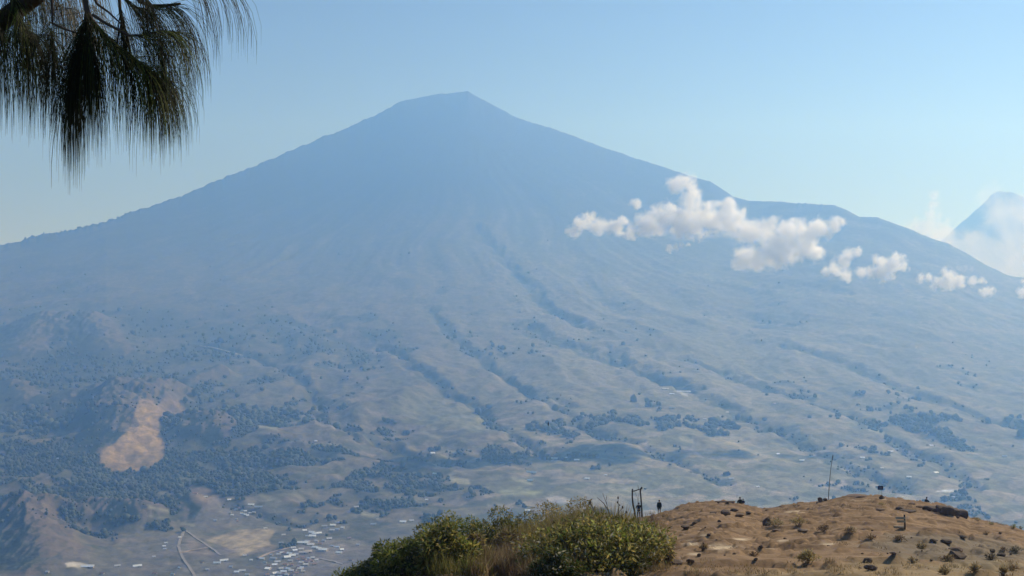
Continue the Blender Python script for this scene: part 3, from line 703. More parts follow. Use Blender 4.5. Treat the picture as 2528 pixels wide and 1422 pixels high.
def cloud(label, puffs, Y=YCL, dens=0.065, sub=3, grow=1.1):
    """puffs: (u, v, radius in photo pixels)"""
    V0, F0 = ICO2; Vs, Fs = [], []; q = 0
    mpp = Y / FPX
    c0 = np.array(pt(np.mean([p[0] for p in puffs]), np.mean([p[1] for p in puffs]), Y))
    balls = []
    for u, v, r in puffs:
        R = r * mpp * grow; c = np.array(pt(u, v, Y)) - c0 + np.array([0, rng.uniform(-.5, .5) * R, 0])
        balls.append((c, R * 1.45))
        Vs.append(V0 * R * 1.5 + c); Fs.append(F0 + q * len(V0)); q += 1
    R0 = float(np.mean([b[1] for b in balls]))
    tmp = mesh_obj('cloud', np.concatenate(Vs), np.concatenate(Fs))
    md = tmp.modifiers.new('r', 'REMESH'); md.mode = 'VOXEL'; md.voxel_size = R0 * 0.22
    dg = bpy.context.evaluated_depsgraph_get(); me = bpy.data.meshes.new_from_object(tmp.evaluated_get(dg))
    tmp.modifiers.clear(); old = tmp.data; tmp.data = me; bpy.data.meshes.remove(old)
    me.materials.clear(); me.materials.append(cloud_material(balls, dens, R0))
    tmp.location = c0
    return tag(tmp, label, 'cloud', 'clouds drifting along the right flank')
cloud('small ragged white cloud leftmost of the row, before the volcano', [(1415, 572, 15), (1432, 556, 18), (1455, 548, 20), (1480, 556, 18), (1500, 560, 15), (1525, 560, 18), (1540, 546, 13), (1556, 575, 15)])
cloud('largest white cloud with a tower rising at its top', [(1690, 452, 24), (1668, 455, 20), (1705, 476, 24), (1700, 498, 22), (1640, 540, 30), (1605, 552, 28), (1590, 562, 22), (1680, 545, 36), (1725, 545, 36), (1765, 545, 34), (1800, 540, 30), (1795, 505, 17), (1655, 512, 17), (1575, 505, 12), (1560, 500, 9), (1825, 545, 18), (1838, 520, 9)])
cloud('broad white cloud hanging lower right beside the towering one', [(1830, 578, 20), (1860, 570, 24), (1900, 572, 28), (1945, 568, 28), (1985, 566, 28), (2025, 562, 24), (2060, 552, 16), (2080, 548, 10), (1835, 640, 24), (1865, 635, 30), (1900, 625, 34), (1945, 610, 36), (1990, 605, 34), (2015, 622, 22), (1920, 600, 30)])
cloud('tiny wisp of cloud below the towering cloud', [(1655, 614, 9), (1668, 609, 9), (1680, 606, 7), (1700, 604, 5)])
cloud('curled white cloud of two humps right of the broad cloud', [(2040, 672, 11), (2065, 665, 17), (2080, 645, 17), (2098, 628, 15), (2115, 622, 12), (2090, 678, 15), (2125, 672, 12), (2150, 672, 14), (2175, 670, 20), (2195, 660, 22), (2215, 648, 20), (2228, 655, 14), (2165, 640, 13), (2180, 690, 10)])
cloud('small flat white cloud near the right edge', [(2275, 687, 10), (2290, 684, 10), (2340, 680, 17), (2325, 697, 16), (2355, 695, 18), (2375, 696, 12), (2400, 695, 11), (2425, 692, 10), (2310, 705, 10)])
cloud('lone puff of cloud below the small flat cloud', [(2428, 718, 11), (2440, 719, 12)])
cloud('faint wisp of cloud above the small flat cloud', [(2370, 662, 8), (2385, 661, 8), (2398, 664, 6)], dens=0.010)
cloud('small cloud cut off by the right edge', [(2522, 722, 12), (2536, 716, 14), (2530, 693, 8)])


cloud('faint upright column of cloud behind the right ridge', [(2305, 485, 14), (2306, 505, 17), (2303, 530, 18), (2300, 556, 24), (2325, 580, 30), (2270, 572, 30), (2235, 572, 20)], Y=7700, dens=0.009)
cloud('wide soft bank of mist before the foot of the distant mountain', [(2360, 610, 44), (2420, 610, 60), (2490, 620, 70), (2560, 615, 80), (2640, 620, 80), (2450, 660, 60), (2540, 670, 70), (2480, 530, 60), (2540, 540, 60)], Y=7400, dens=0.0042)
# ================================================================== THE NEAR HILL
CREST = np.array([  # photo pixel u, v of the bare ground's edge and its distance
 (-2600, 2500, 40), (-800, 2100, 45), (0, 1800, 50), (500, 1640, 55), (800, 1520, 60), (900, 1462, 64), (1000, 1415, 69), (1100, 1378, 75), (1200, 1352, 84), (1300, 1334, 94), (1400, 1316, 104),
 (1500, 1297, 114), (1590, 1278, 122), (1650, 1263, 126), (1700, 1247, 130), (1735, 1243, 131), (1770, 1241, 132), (1805, 1240, 132), (1830, 1246, 131), (1855, 1254, 130), (1880, 1259, 130), (1910, 1256, 131), (1940, 1250, 133), (1975, 1244, 134),
 (2020, 1241, 135), (2050, 1234, 136), (2080, 1228, 137), (2110, 1226, 137), (2150, 1226, 137), (2180, 1228, 137), (2230, 1235, 136), (2290, 1243, 134), (2335, 1253, 131), (2370, 1264, 128), (2395, 1281, 125), (2440, 1289, 123), (2490, 1301, 120), (2528, 1314, 117), (2620, 1350, 110), (2900, 1470, 95), (3600, 1800, 80), (5200, 2500, 60)], float)
YN = 38.0
def crest_at(t):
    u = CX + FPX * t
    return np.interp(u, CREST[:, 0], CREST[:, 1]), np.interp(u, CREST[:, 0], CREST[:, 2])

htc = np.concatenate([np.linspace(-1.1, -0.24, 60, endpoint=False), np.linspace(-0.24, 0.50, 1000), np.linspace(0.50, 1.1, 40)[1:]])
hY = np.concatenate([np.linspace(1.2, 30, 40, endpoint=False), np.linspace(30, 46, 60, endpoint=False), np.linspace(46, 150, 420, endpoint=False), np.geomspace(150, 900, 40)])
NHY, NHT = len(hY), len(htc)
HY, HT = np.meshgrid(hY, htc, indexing='ij')
HX = HT * HY
def hill_base(x, Y):
    t = x / Y
    vc, Yc = crest_at(t)
    v0 = np.maximum(1432.0, vc + 40)
    w = (1 / np.clip(Y, 12, None) - 1 / Yc) / (1 / YN - 1 / Yc)
    v = vc + (v0 - vc) * w
    z = (CY - v) / FPX * np.clip(Y, 12, None)
    zc = (CY - vc) / FPX * Yc
    sl = (vc - CY) / FPX
    over = np.clip(Y - Yc, 0, None)
    ramp = np.clip(over, 0, 26)
    zo = zc - sl * over - 0.011 * ramp ** 2 - 0.57 * np.clip(over - 26, 0, None)
    z = np.where(Y > Yc, zo, z)
    # close to the viewer the ground rises to stand 1.65 m below the eye
    zn = -1.65 - 0.235 * Y - 0.10 * np.abs(x) * 0.4
    wn = sstep(9, 30, Y)
    return np.where(Y > Yc, z, z * wn + zn * (1 - wn)), over
HZ, HOV = hill_base(HX, HY)
HZ += fbm(HX / 9.0, HY / 9.0, 3, 201) * 0.38 * sstep(10, 34, HY)
HZ += fbm(HX / 2.3, HY / 1.6, 3, 205) * 0.09
clod = fbm(HX / 1.9, HY / 0.8, 3, 209)
HZ += sstep(0.20, 0.42, clod) * 0.17 * sstep(30, 40, HY)
led = fbm(HX / 5.2 + 0.06 * HY, HY / 2.3, 3, 213)
HZ += sstep(0.16, 0.26, led) * 0.20 * sstep(30, 40, HY)
HZ = np.where(HOV > 12, np.maximum(HZ, -640), HZ)
HU = CX + FPX * HT
def hv(): return CY - FPX * HZ / HY
def hill_pt(u, v):
    """first point of the hill seen at photo pixel (u, v); the crest if it is higher"""
    t = (u - CX) / FPX
    j = int(np.argmin(np.abs(htc - t)))
    vv = CY - FPX * HZ[:, j] / hY
    vc, Yc = crest_at(np.array([t]))
    ok = np.where((vv <= v) & (hY > 20))[0]
    i = int(ok[0]) if len(ok) else int(np.argmin(np.where(hY < Yc[0] + 12, vv, 1e9)))
    return np.array([t * hY[i], hY[i], HZ[i, j]])
def hill_z(x, Y):
    t = x / Y
    j = np.clip(np.searchsorted(htc, t), 1, NHT - 1); i = np.clip(np.searchsorted(hY, Y), 1, NHY - 1)
    fj = np.clip((t - htc[j - 1]) / (htc[j] - htc[j - 1]), 0, 1); fi = np.clip((Y - hY[i - 1]) / (hY[i] - hY[i - 1]), 0, 1)
    a = HZ[i - 1, j - 1] * (1 - fj) + HZ[i - 1, j] * fj; b = HZ[i, j - 1] * (1 - fj) + HZ[i, j] * fj
    return a * (1 - fi) + b * fi
HV = hv()
soil = np.array([0.228, 0.150, 0.086], np.float32); soil2 = np.array([0.165, 0.108, 0.064], np.float32); sand = np.array([0.56, 0.45, 0.31], np.float32)
grey = np.array([0.16, 0.135, 0.10], np.float32); straw = np.array([0.27, 0.21, 0.12], np.float32)
hn1 = fbm(HX / 7, HY / 4, 4, 221); hn2 = fbm(HX / 2.6, HY / 2.2, 4, 225); hn3 = fbm(HX / 0.5, HY / 0.5, 3, 229)
hc = np.zeros(HZ.shape + (3,), np.float32) + soil
hc = lerp3(hc, soil2, sstep(-0.1, 0.35, hn1 + 0.4 * hn2))
hc = lerp3(hc, soil * 1.25, sstep(0.15, 0.45, hn2 - 0.2 * hn1) * 0.6)
def hblob(u, v, su, sv): return np.exp(-((HU - u) / su) ** 2 - ((HV - v) / sv) ** 2)
gz = np.clip(hblob(2280, 1340, 170, 28) + hblob(2420, 1375, 170, 34), 0, 1)
hc = lerp3(hc, grey, sstep(0.25, 0.7, gz + 0.5 * hn2) * 0.75)
hc = lerp3(hc, straw, sstep(0.3, 0.8, hblob(2300, 1405, 330, 34) + hblob(2050, 1425, 300, 14) + 0.5 * hn2) * 0.55)
sd = np.zeros(HZ.shape)
for u, v, su, sv, a in [(1775, 1352, 75, 7, 1.0), (1715, 1368, 26, 5, 1.0), (1700, 1342, 34, 7, .8), (1740, 1321, 22, 6, .7), (1835, 1331, 40, 5, .8), (1965, 1264, 40, 5, .8), (1935, 1335, 20, 4, .9), (2045, 1343, 34, 3.5, .8), (2120, 1233, 50, 4, .7), (2180, 1231, 26, 3, .8),
                        (1890, 1355, 40, 4, .5), (1800, 1297, 40, 5, .35), (1650, 1395, 30, 4, .4), (1500, 1415, 70, 6, .35), (1830, 1410, 60, 4, .3), (1950, 1306, 26, 4, .4)]:
    sd = np.maximum(sd, a * hblob(u, v, su * .85, sv * .8))
hc = lerp3(hc, sand, 0.75 * sstep(0.3, 0.85, sd * (1 + 1.3 * hn2)))
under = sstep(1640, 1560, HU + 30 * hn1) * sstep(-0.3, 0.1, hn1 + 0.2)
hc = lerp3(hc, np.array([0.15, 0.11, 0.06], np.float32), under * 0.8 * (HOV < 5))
hc = lerp3(hc, np.array([0.10, 0.10, 0.05], np.float32), sstep(2, 20, HOV) * 0.8)
hc = np.clip(hc * (1 + 0.08 * hn3[..., None]), 0.01, 0.8)
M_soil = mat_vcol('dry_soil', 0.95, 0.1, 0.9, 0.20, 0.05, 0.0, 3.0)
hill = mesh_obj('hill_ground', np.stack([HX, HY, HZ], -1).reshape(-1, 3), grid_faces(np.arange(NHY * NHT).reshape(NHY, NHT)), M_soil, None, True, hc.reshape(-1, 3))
tag(hill, None, None, None, 'structure')

# ------------------------------------------------------------------ plants
M_leaf = mat_vcol('shrub_leaves', 0.5, 0.22, None, 0, None, 0.5)
M_stem = mat_plain('woody_stem', (0.13, 0.095, 0.06), 0.9)
M_grass = mat_vcol('dry_grass_blades', 0.6, 0.3, None, 0, None, 0.35)
GREEN = [(0.125, 0.150, 0.026), (0.055, 0.080, 0.018), (0.20, 0.195, 0.045)]
OLIVE = [(0.22, 0.185, 0.048), (0.11, 0.10, 0.03), (0.31, 0.245, 0.08)]
STRAW = [(0.28, 0.205, 0.10), (0.19, 0.135, 0.068), (0.33, 0.26, 0.14)]
BROWN = [(0.17, 0.11, 0.065), (0.11, 0.075, 0.05), (0.26, 0.19, 0.11)]
def leaf_quads(P, D, L, Wd, c):
    """folded diamond leaves at P along D, one quad each"""
    n = len(P)
    D = D / (np.linalg.norm(D, axis=1)[:, None] + 1e-9)
    r = rng.normal(size=(n, 3)); s = np.cross(D, r); s /= np.linalg.norm(s, axis=1)[:, None] + 1e-9
    up = np.cross(s, D)
    V = np.stack([P, P + D * (L * .45)[:, None] + s * (Wd * .5)[:, None] + up * (Wd * .2)[:, None], P + D * L[:, None], P + D * (L * .45)[:, None] - s * (Wd * .5)[:, None] + up * (Wd * .2)[:, None]], 1)
    return V.reshape(-1, 3), np.arange(4 * n).reshape(n, 4), np.repeat(c, 4, 0)
def pick(cols, n, jit=0.35):
    c = np.array(cols)[rng.integers(0, len(cols), n)]
    return np.clip(c * rng.uniform(1 - jit, 1 + jit, n)[:, None], 0.005, 0.8)

def shrub(u, v, wpx, hpx, cols, label, name='shrub', cat='shrub', group=None, n=2600, leaf=(0.19, 0.066), droop=0.5, lobes=9, fill=0.5, depth=0.8, Yoff=0.0, pale=0.025, hang=0.0, low=0.0, wide=0.36):
    """leafy shrub whose foot stands on the hill at photo pixel (u, v), wpx wide and hpx tall in the photo"""
    b = hill_pt(u, v)
    if Yoff: b = np.array([b[0] / b[1] * (b[1] + Yoff), b[1] + Yoff, 0]); b[2] = hill_z(b[0], b[1])
    m = b[1] / FPX; W = wpx * m; H = hpx * m
    e = empty(name, tuple(b), label, cat, group)
    # lobes: clumps of twigs at different heights that give an uneven outline
    LC = []
    for k in range(lobes):
        a = rng.uniform(0, 2 * math.pi); rr = wide * math.sqrt(rng.random()) if low else rng.uniform(0, wide)
        top_h = rng.uniform(0.30 - 0.22 * low, 0.80) * (1 - 0.55 * rr / wide * rng.random())
        LC.append((np.array([math.cos(a) * rr * W, math.sin(a) * rr * W * depth, H * top_h]), rng.uniform(0.15, 0.26)))
    LC.append((np.array([0, 0, H * .78]), 0.2)); LC.append((np.array([-.3 * W, 0, H * .34]), .2)); LC.append((np.array([.3 * W, 0, H * .34]), .2))
    which = rng.integers(0, len(LC), n)
    c = np.array([LC[k][0] for k in which]); rad = np.array([LC[k][1] for k in which])
    d = rng.normal(size=(n, 3)); d /= np.linalg.norm(d, axis=1)[:, None]
    rr = rng.uniform(fill, 1.08, n) ** 0.7
    P = c + d * rr[:, None] * np.stack([rad * W, rad * W * depth, rad * H * 1.05], 1)
    P[:, 2] = np.maximum(P[:, 2], rng.uniform(0.0, 0.10, n) * H)
    D = d * (1 - droop) + np.array([0, 0, 0.45 - hang]) * droop + rng.normal(size=(n, 3)) * 0.45
    L = leaf[0] * rng.uniform(.6, 1.4, n); Wd = leaf[1] * rng.uniform(.7, 1.4, n)
    col_ = pick(cols, n)
    lobe_f = rng.uniform(.55, 1.5, len(LC)); col_ = np.clip(col_ * lobe_f[which][:, None], .005, .8)
    pl = rng.random(n) < pale
    col_[pl] = np.array([0.42, 0.40, 0.30]) * rng.uniform(.7, 1.2, pl.sum())[:, None]
    V, Fq, cc = leaf_quads(P, D, L, Wd, col_)
    f = mesh_obj('foliage', V, Fq, M_leaf, e, False, cc); f['kind'] = 'stuff'
    st = MB()
    for k in range(len(LC)):
        q = LC[k][0]; bend = np.array([rng.uniform(-.1, .1) * W, rng.uniform(-.1, .1) * W, 0])
        st.tube([(q[0] * .08, q[1] * .08, -0.25), tuple(q * .5 + bend * .5), tuple(q)], [0.012 + .012 * H, 0.01 + .007 * H, 0.008], 5)
    st.build('stem', M_stem, e)
    return e

def tuft(u, v, hpx, n, cols, label, name='grass_tuft', cat='grass tuft', group=None, spread=0.35, lean=0.5, Yoff=0.0, wid=0.02):
    b = hill_pt(u, v)
    if Yoff: b = np.array([b[0] / b[1] * (b[1] + Yoff), b[1] + Yoff, 0]); b[2] = hill_z(b[0], b[1])
    H = hpx * b[1] / FPX
    a = rng.uniform(0, 2 * math.pi, n); r = np.sqrt(rng.random(n)) * spread * H
    P = np.stack([np.cos(a) * r, np.sin(a) * r, np.full(n, -0.03)], 1)
    D = np.stack([np.cos(a), np.sin(a), np.zeros(n)], 1) * (rng.random(n) * lean)[:, None] + rng.normal(size=(n, 3)) * .15 + np.array([0, 0, 1])
    V, Fq, cc = leaf_quads(P, D, H * rng.uniform(.5, 1.1, n), np.full(n, wid), pick(cols, n))
    o = mesh_obj(name, V, Fq, M_grass, None, False, cc); o.location = tuple(b)
    return tag(o, label, cat, group)

# big bushes along the left edge of the hill: (u, v of foot, width, height, colours, leaves, label)
BUSH = [(1110, 1345, 150, 80, GREEN, 4200, 'tall dark green leafy shrub crowning the left bushes'), (1050, 1352, 130, 76, GREEN, 3400, 'leafy green shrub with a pointed top left of the tallest one'), (1165, 1345, 90, 62, GREEN, 2200, 'small green shrub with a dark knob at its top, right of the tallest one'),
        (985, 1388, 130, 72, GREEN, 3200, 'green shrub on the shoulder of the left bushes'), (935, 1400, 70, 84, GREEN, 1800, 'narrow upright shrub with a lone tuft at its top at the left edge'), (895, 1424, 110, 60, GREEN, 2600, 'low green shrub at the lower left edge of the bushes'), (845, 1440, 120, 42, GREEN, 2400, 'lowest green shrub at the left end of the bushes'),
        (1010, 1432, 150, 70, GREEN + [(0.17, 0.19, 0.05)], 3600, 'yellow-green shrub at the front foot of the left bushes'), (1100, 1415, 150, 90, GREEN + OLIVE + [(0.20, 0.21, 0.055)], 4200, 'broad yellow-green shrub in front below the tallest one'), (920, 1445, 130, 50, GREEN, 2600, 'dark green shrub at the bottom edge left of the yellow-green one'),
        (1175, 1400, 90, 62, OLIVE + BROWN, 2200, 'olive and brown shrub between the green bushes and the dry grass'), (1235, 1348, 130, 74, OLIVE + GREEN, 3200, 'olive shrub with fine tops in the middle of the bushes'), (1300, 1346, 120, 60, OLIVE + GREEN, 2800, 'olive shrub with arching yellow twigs over the dry grass'), (1255, 1376, 90, 50, OLIVE + BROWN, 1800, 'small dusty shrub with pale leaf spots before the olive ones'),
        (1362, 1332, 130, 74, OLIVE, 3200, 'rounded olive shrub at the crest left of the big bush'), (1430, 1330, 140, 82, OLIVE + STRAW[:1], 3400, 'straw tinged shrub at the crest behind the big bush'), (1588, 1365, 120, 62, OLIVE + GREEN, 3200, 'leafy shrub forming the right end of the big bush'), (1622, 1398, 70, 56, OLIVE + BROWN, 1700, 'small brownish shrub spilling onto the bare soil beside the big bush')]
for u, v, w, h, cols, n, lab in BUSH:
    shrub(u, v, w * 1.12, h * (1.10 if u < 1000 else 1.32 if u < 1320 else 1.2), cols, lab, 'shrub', 'shrub', 'bushes along the left edge of the hill', n=int(n * 1.15), lobes=max(8, n // 300), hang=0.5, low=0.5)
shrub(1475, 1412, 310, 140, OLIVE + [(0.24, 0.25, 0.075)] + GREEN[:1], 'huge arching bush with a dark shaded face in the middle of the foreground', 'shrub', 'shrub', 'bushes along the left edge of the hill', n=13000, lobes=40, hang=0.6, pale=0.05, leaf=(0.20, 0.065), low=1.0, wide=0.46)
shrub(1375, 1426, 130, 70, GREEN[1:2] + OLIVE[1:2], 'dark low bush with pale leaf sprays at the lower left of the huge one', 'shrub', 'shrub', 'bushes along the left edge of the hill', n=2200, lobes=9, hang=0.5, pale=0.08, low=0.8)

for u, v, h, n, lab in [(1500, 1345, 92, 900, 'tall straw grass crowning the huge bush'), (1540, 1352, 74, 700, 'tall yellow grass at the top right of the huge bush'), (1450, 1345, 84, 800, 'tall straw grass at the top left of the huge bush'), (1400, 1345, 80, 700, 'tall straw grass between the rounded olive shrub and the huge bush'),
                          (1330, 1350, 62, 500, 'straw grass tuft in front of the rounded olive shrub'), (1275, 1362, 60, 500, 'straw grass tuft between the two olive shrubs'), (1605, 1400, 48, 400, 'straw grass tuft at the right foot of the huge bush')]:
    tuft(u, v, h * 1.15, n, STRAW + OLIVE + [(0.30, 0.27, 0.10)], lab, group='tall grass tufts among the bushes', spread=.42, lean=.55, wid=.035)
# shrubs and tufts scattered on the bare slope
SMALL = [(1915, 1302, 56, 34, STRAW + OLIVE, 900, 'left one of the two straw-coloured shrubs below the saddle'), (1972, 1296, 60, 40, STRAW + OLIVE, 1000, 'right one of the two straw-coloured shrubs below the saddle'), (2034, 1313, 44, 26, BROWN, 600, 'brown dry shrub right of the straw-coloured pair'), (1996, 1398, 74, 48, STRAW + OLIVE, 1300, 'straw shrub with a black hollow low in the middle of the slope'),
         (1736, 1358, 26, 20, BROWN + STRAW, 360, 'small round dry shrub on the pale sand'), (2098, 1322, 40, 22, STRAW + BROWN, 500, 'dry shrub with a white tip right of the brown one'), (2150, 1331, 32, 14, BROWN, 320, 'flat dark shrub left below the signpost'), (2222, 1340, 46, 18, BROWN, 420, 'low dark brown shrub below the signpost'), (2274, 1356, 34, 28, STRAW, 520, 'pale flowering shrub right below the signpost'),
         (2340, 1386, 40, 24, BROWN + STRAW, 420, 'bristly shrub over the big dark boulder'), (2335, 1420, 40, 34, STRAW, 560, 'pale seedy shrub at the bottom edge below the boulder'), (2408, 1424, 30, 32, STRAW, 420, 'pale seedy plant at the bottom edge right of the other seedy one'), (2476, 1424, 28, 34, STRAW, 400, 'pale plant with a white flower at the lower right edge'), (2252, 1392, 22, 24, STRAW, 260, 'thin white-flowered plant left of the boulder'),
         (2478, 1363, 26, 14, BROWN, 260, 'dark round shrub left of the greyer one on the far right slope'), (2508, 1368, 36, 18, [(0.13, 0.12, 0.09)], 380, 'greyish shrub on the slope near the right edge'), (2448, 1382, 36, 22, [(0.12, 0.10, 0.075)], 380, 'smoky dark shrub below the two on the far right slope'), (2436, 1322, 16, 12, BROWN, 160, 'little lone shrub on the smooth right slope'), 
         (2413, 1286, 20, 14, OLIVE, 180, 'tiny olive shrub on the skyline right of the rock ledge'), (2446, 1296, 20, 12, GREEN, 160, 'small green shrub on the right skyline'), (2502, 1306, 24, 14, GREEN, 220, 'dark green shrub on the skyline near the right edge'), (2520, 1302, 14, 12, GREEN, 120, 'last little shrub on the skyline at the right edge'), (2375, 1262, 14, 8, BROWN, 90, 'dry sprig growing on top of the rock ledge'),
         (1612, 1290, 44, 30, BROWN + [(0.22, 0.14, 0.11)], 700, 'reddish dry shrub below the standing person'), (1640, 1276, 22, 14, BROWN + [(0.25, 0.12, 0.08)], 220, 'small red-brown sprig right below the standing person'), (1672, 1258, 14, 7, BROWN, 100, 'dark sprig on the skyline right of the standing person'), (1965, 1250, 36, 8, STRAW + BROWN, 260, 'low brown hummock of grass on the saddle skyline'), (2175, 1247, 26, 8, OLIVE, 160, 'thin greenish tuft right below the summit cairn'),
         (1860, 1374, 30, 12, BROWN, 180, 'trailing brown sprig in the middle of the slope'), (2500, 1410, 30, 16, BROWN, 220, 'dark brown shrub near the lower right corner')]
for u, v, w, h, cols, n, lab in SMALL:
    shrub(u, v, w * .78, h * .6, cols, lab, 'shrub', 'shrub', 'dry shrubs on the bare slope', n=int(n * .5), lobes=7, leaf=(0.15, 0.026), hang=-0.25, droop=.65, pale=0.12 if cols[0] == STRAW[0] else 0.03, low=0.7, fill=.25)

# dry grass: dense between the bushes, thin on the slope
def grass_field():
    Ps = []; Hs = []; cs = []
    def scatter(n, u0, u1, v0, v1, hm, cols, cond=None):
        u = rng.uniform(u0, u1, n); v = rng.uniform(v0, v1, n)
        for a, b_ in zip(u, v):
            if cond is not None and not cond(a, b_): continue
            p = hill_pt(a, b_); Ps.append(p); Hs.append(hm * rng.uniform(.5, 1.3))
            cs.append(np.array(cols[rng.integers(len(cols))]) * rng.uniform(.7, 1.3))
    scatter(1500, 1160, 1420, 1345, 1424, 0.75, STRAW + BROWN)
    scatter(900, 820, 1200, 1380, 1424, 0.8, OLIVE + GREEN)
    scatter(600, 1160, 1600, 1290, 1345, 0.9, STRAW + OLIVE)
    scatter(200, 1640, 2528, 1398, 1424, 0.16, STRAW, lambda a, b_: noise(np.array([a / 60.]), np.array([b_ / 20.]), 9)[0] > -0.05)
    scatter(90, 1640, 2528, 1270, 1400, 0.12, STRAW + BROWN, lambda a, b_: noise(np.array([a / 50.]), np.array([b_ / 14.]), 19)[0] > 0.12)
    scatter(160, 1590, 1650, 1270, 1420, 0.45, STRAW)
    scatter(260, 1650, 2500, 1238, 1262, 0.14, STRAW)
    P = np.array(Ps); H = np.array(Hs); c = np.array(cs); k = 14
    n = len(P) * k
    Pb = np.repeat(P, k, 0) + np.concatenate([rng.normal(0, .16, (n, 2)), np.full((n, 1), -0.04)], 1)
    Hh = np.repeat(H, k) * rng.uniform(.5, 1.15, n)
    D = rng.normal(size=(n, 3)) * .28 + np.array([-0.05, 0, 1])
    V, Fq, cc = leaf_quads(Pb, D, Hh, 0.012 + 0.018 * rng.random(n), np.repeat(c, k, 0) * rng.uniform(.75, 1.25, n)[:, None])
    tag(mesh_obj('dry_grass', V, Fq, M_grass, None, False, cc), None, None, None, 'stuff')
grass_field()

# tall seed stalks over the big bush
M_stalk = mat_plain('dry_stalk', (0.07, 0.06, 0.05), 0.9)
def stalk(label, pts, Y, headr, head_px=None, twigs=()):
    q = [pt(u, v, Y + k * .15) for k, (u, v) in enumerate(pts)]
    b = MB(); b.tube(q, [0.022] * (len(q) - 1) + [0.010], 5)
    e = b.build('seed_stalk', M_stalk); tag(e, label, 'dry stalk', 'tall dry stalks rising from the bushes')
    h = MB(); V0, F0 = ICO2
    for (u, v, r) in head_px or []:
        c = np.array(pt(u, v, Y + .3)); rr = r * Y / FPX
        h.add((V0 * rr * np.array([.8, .8, 1.5])) + c, F0)
    if head_px: h.build('seed_head', M_stalk, e)
    for tw in twigs:
        t = MB(); t.tube([pt(u, v, Y + .2) for u, v in tw], 0.012, 4); t.build('twig', M_stalk, e)
stalk('dry stalk with one dark seed head leaning left over the bushes', [(1480, 1300), (1470, 1268), (1462, 1250), (1456, 1238)], 62, .1, [(1457, 1240, 3.2)])
stalk('thin forked dry twig between the two seed-headed stalks', [(1510, 1290), (1503, 1262), (1490, 1242), (1474, 1228)], 62, 0, None, [[(1503, 1262), (1496, 1240), (1488, 1218)], [(1500, 1254), (1496, 1236), (1498, 1224)]])
stalk('upright dry stalk with several dark seed heads beside the swing', [(1530, 1290), (1527, 1262), (1526, 1242), (1526, 1228)], 62, .1, [(1526, 1229, 2.6), (1524, 1240, 2), (1537, 1252, 2.6), (1530, 1247, 1.8), (1546, 1264, 2.6)], [[(1527, 1268), (1533, 1258), (1537, 1252)], [(1528, 1275), (1540, 1270), (1546, 1264)]])
b_ = MB(); b_.tube([pt(1578, 1308, 60), pt(1586, 1296, 60.4), pt(1596, 1285, 60.8)], [0.09, 0.08, 0.06], 6)
tag(b_.build('dead_branch', M_stalk), 'short dark dead branch sticking out of the right end of the big bush', 'branch')
# ------------------------------------------------------------------ rocks on the hill
M_rock = mat_plain('dark_rock', (0.11, 0.080, 0.060), 0.95, 0, 0.45, 2.5)
M_rock2 = mat_plain('brown_rock', (0.15, 0.10, 0.07), 0.95, 0, 0.4, 2.5)
def rock_mesh(size, rough=0.28):
    V0, F0 = ICO2
    V = V0.copy()
    for _ in range(7):       # knock flat faces off it
        d = rng.normal(size=3); d /= np.linalg.norm(d); h = rng.uniform(.55, .85)
        k = V @ d; V = V - np.clip(k - h, 0, None)[:, None] * d
    V = V * (1 + rng.normal(0, rough * .2, len(V)))[:, None]
    return V * np.array(size) / 2, F0
def rock(u, v, wpx, hpx, label, group=None, mat=None, name='rock', cat='rock', Yoff=0.0, sink=0.25):
    p = hill_pt(u, v)
    if Yoff: p = np.array([p[0] / p[1] * (p[1] + Yoff), p[1] + Yoff, 0.]); p[2] = hill_z(p[0], p[1])
    m = p[1] / FPX
    V, Fc = rock_mesh((wpx * m, wpx * m * .7, hpx * m * 1.5))
    o = mesh_obj(name, V, Fc, mat or M_rock); o.location = (p[0], p[1], p[2] + hpx * m * (.5 - sink)); o.rotation_euler = (0, 0, rng.uniform(-.4, .4))
    return tag(o, label, cat, group)
G_R = 'stones on the bare slope'
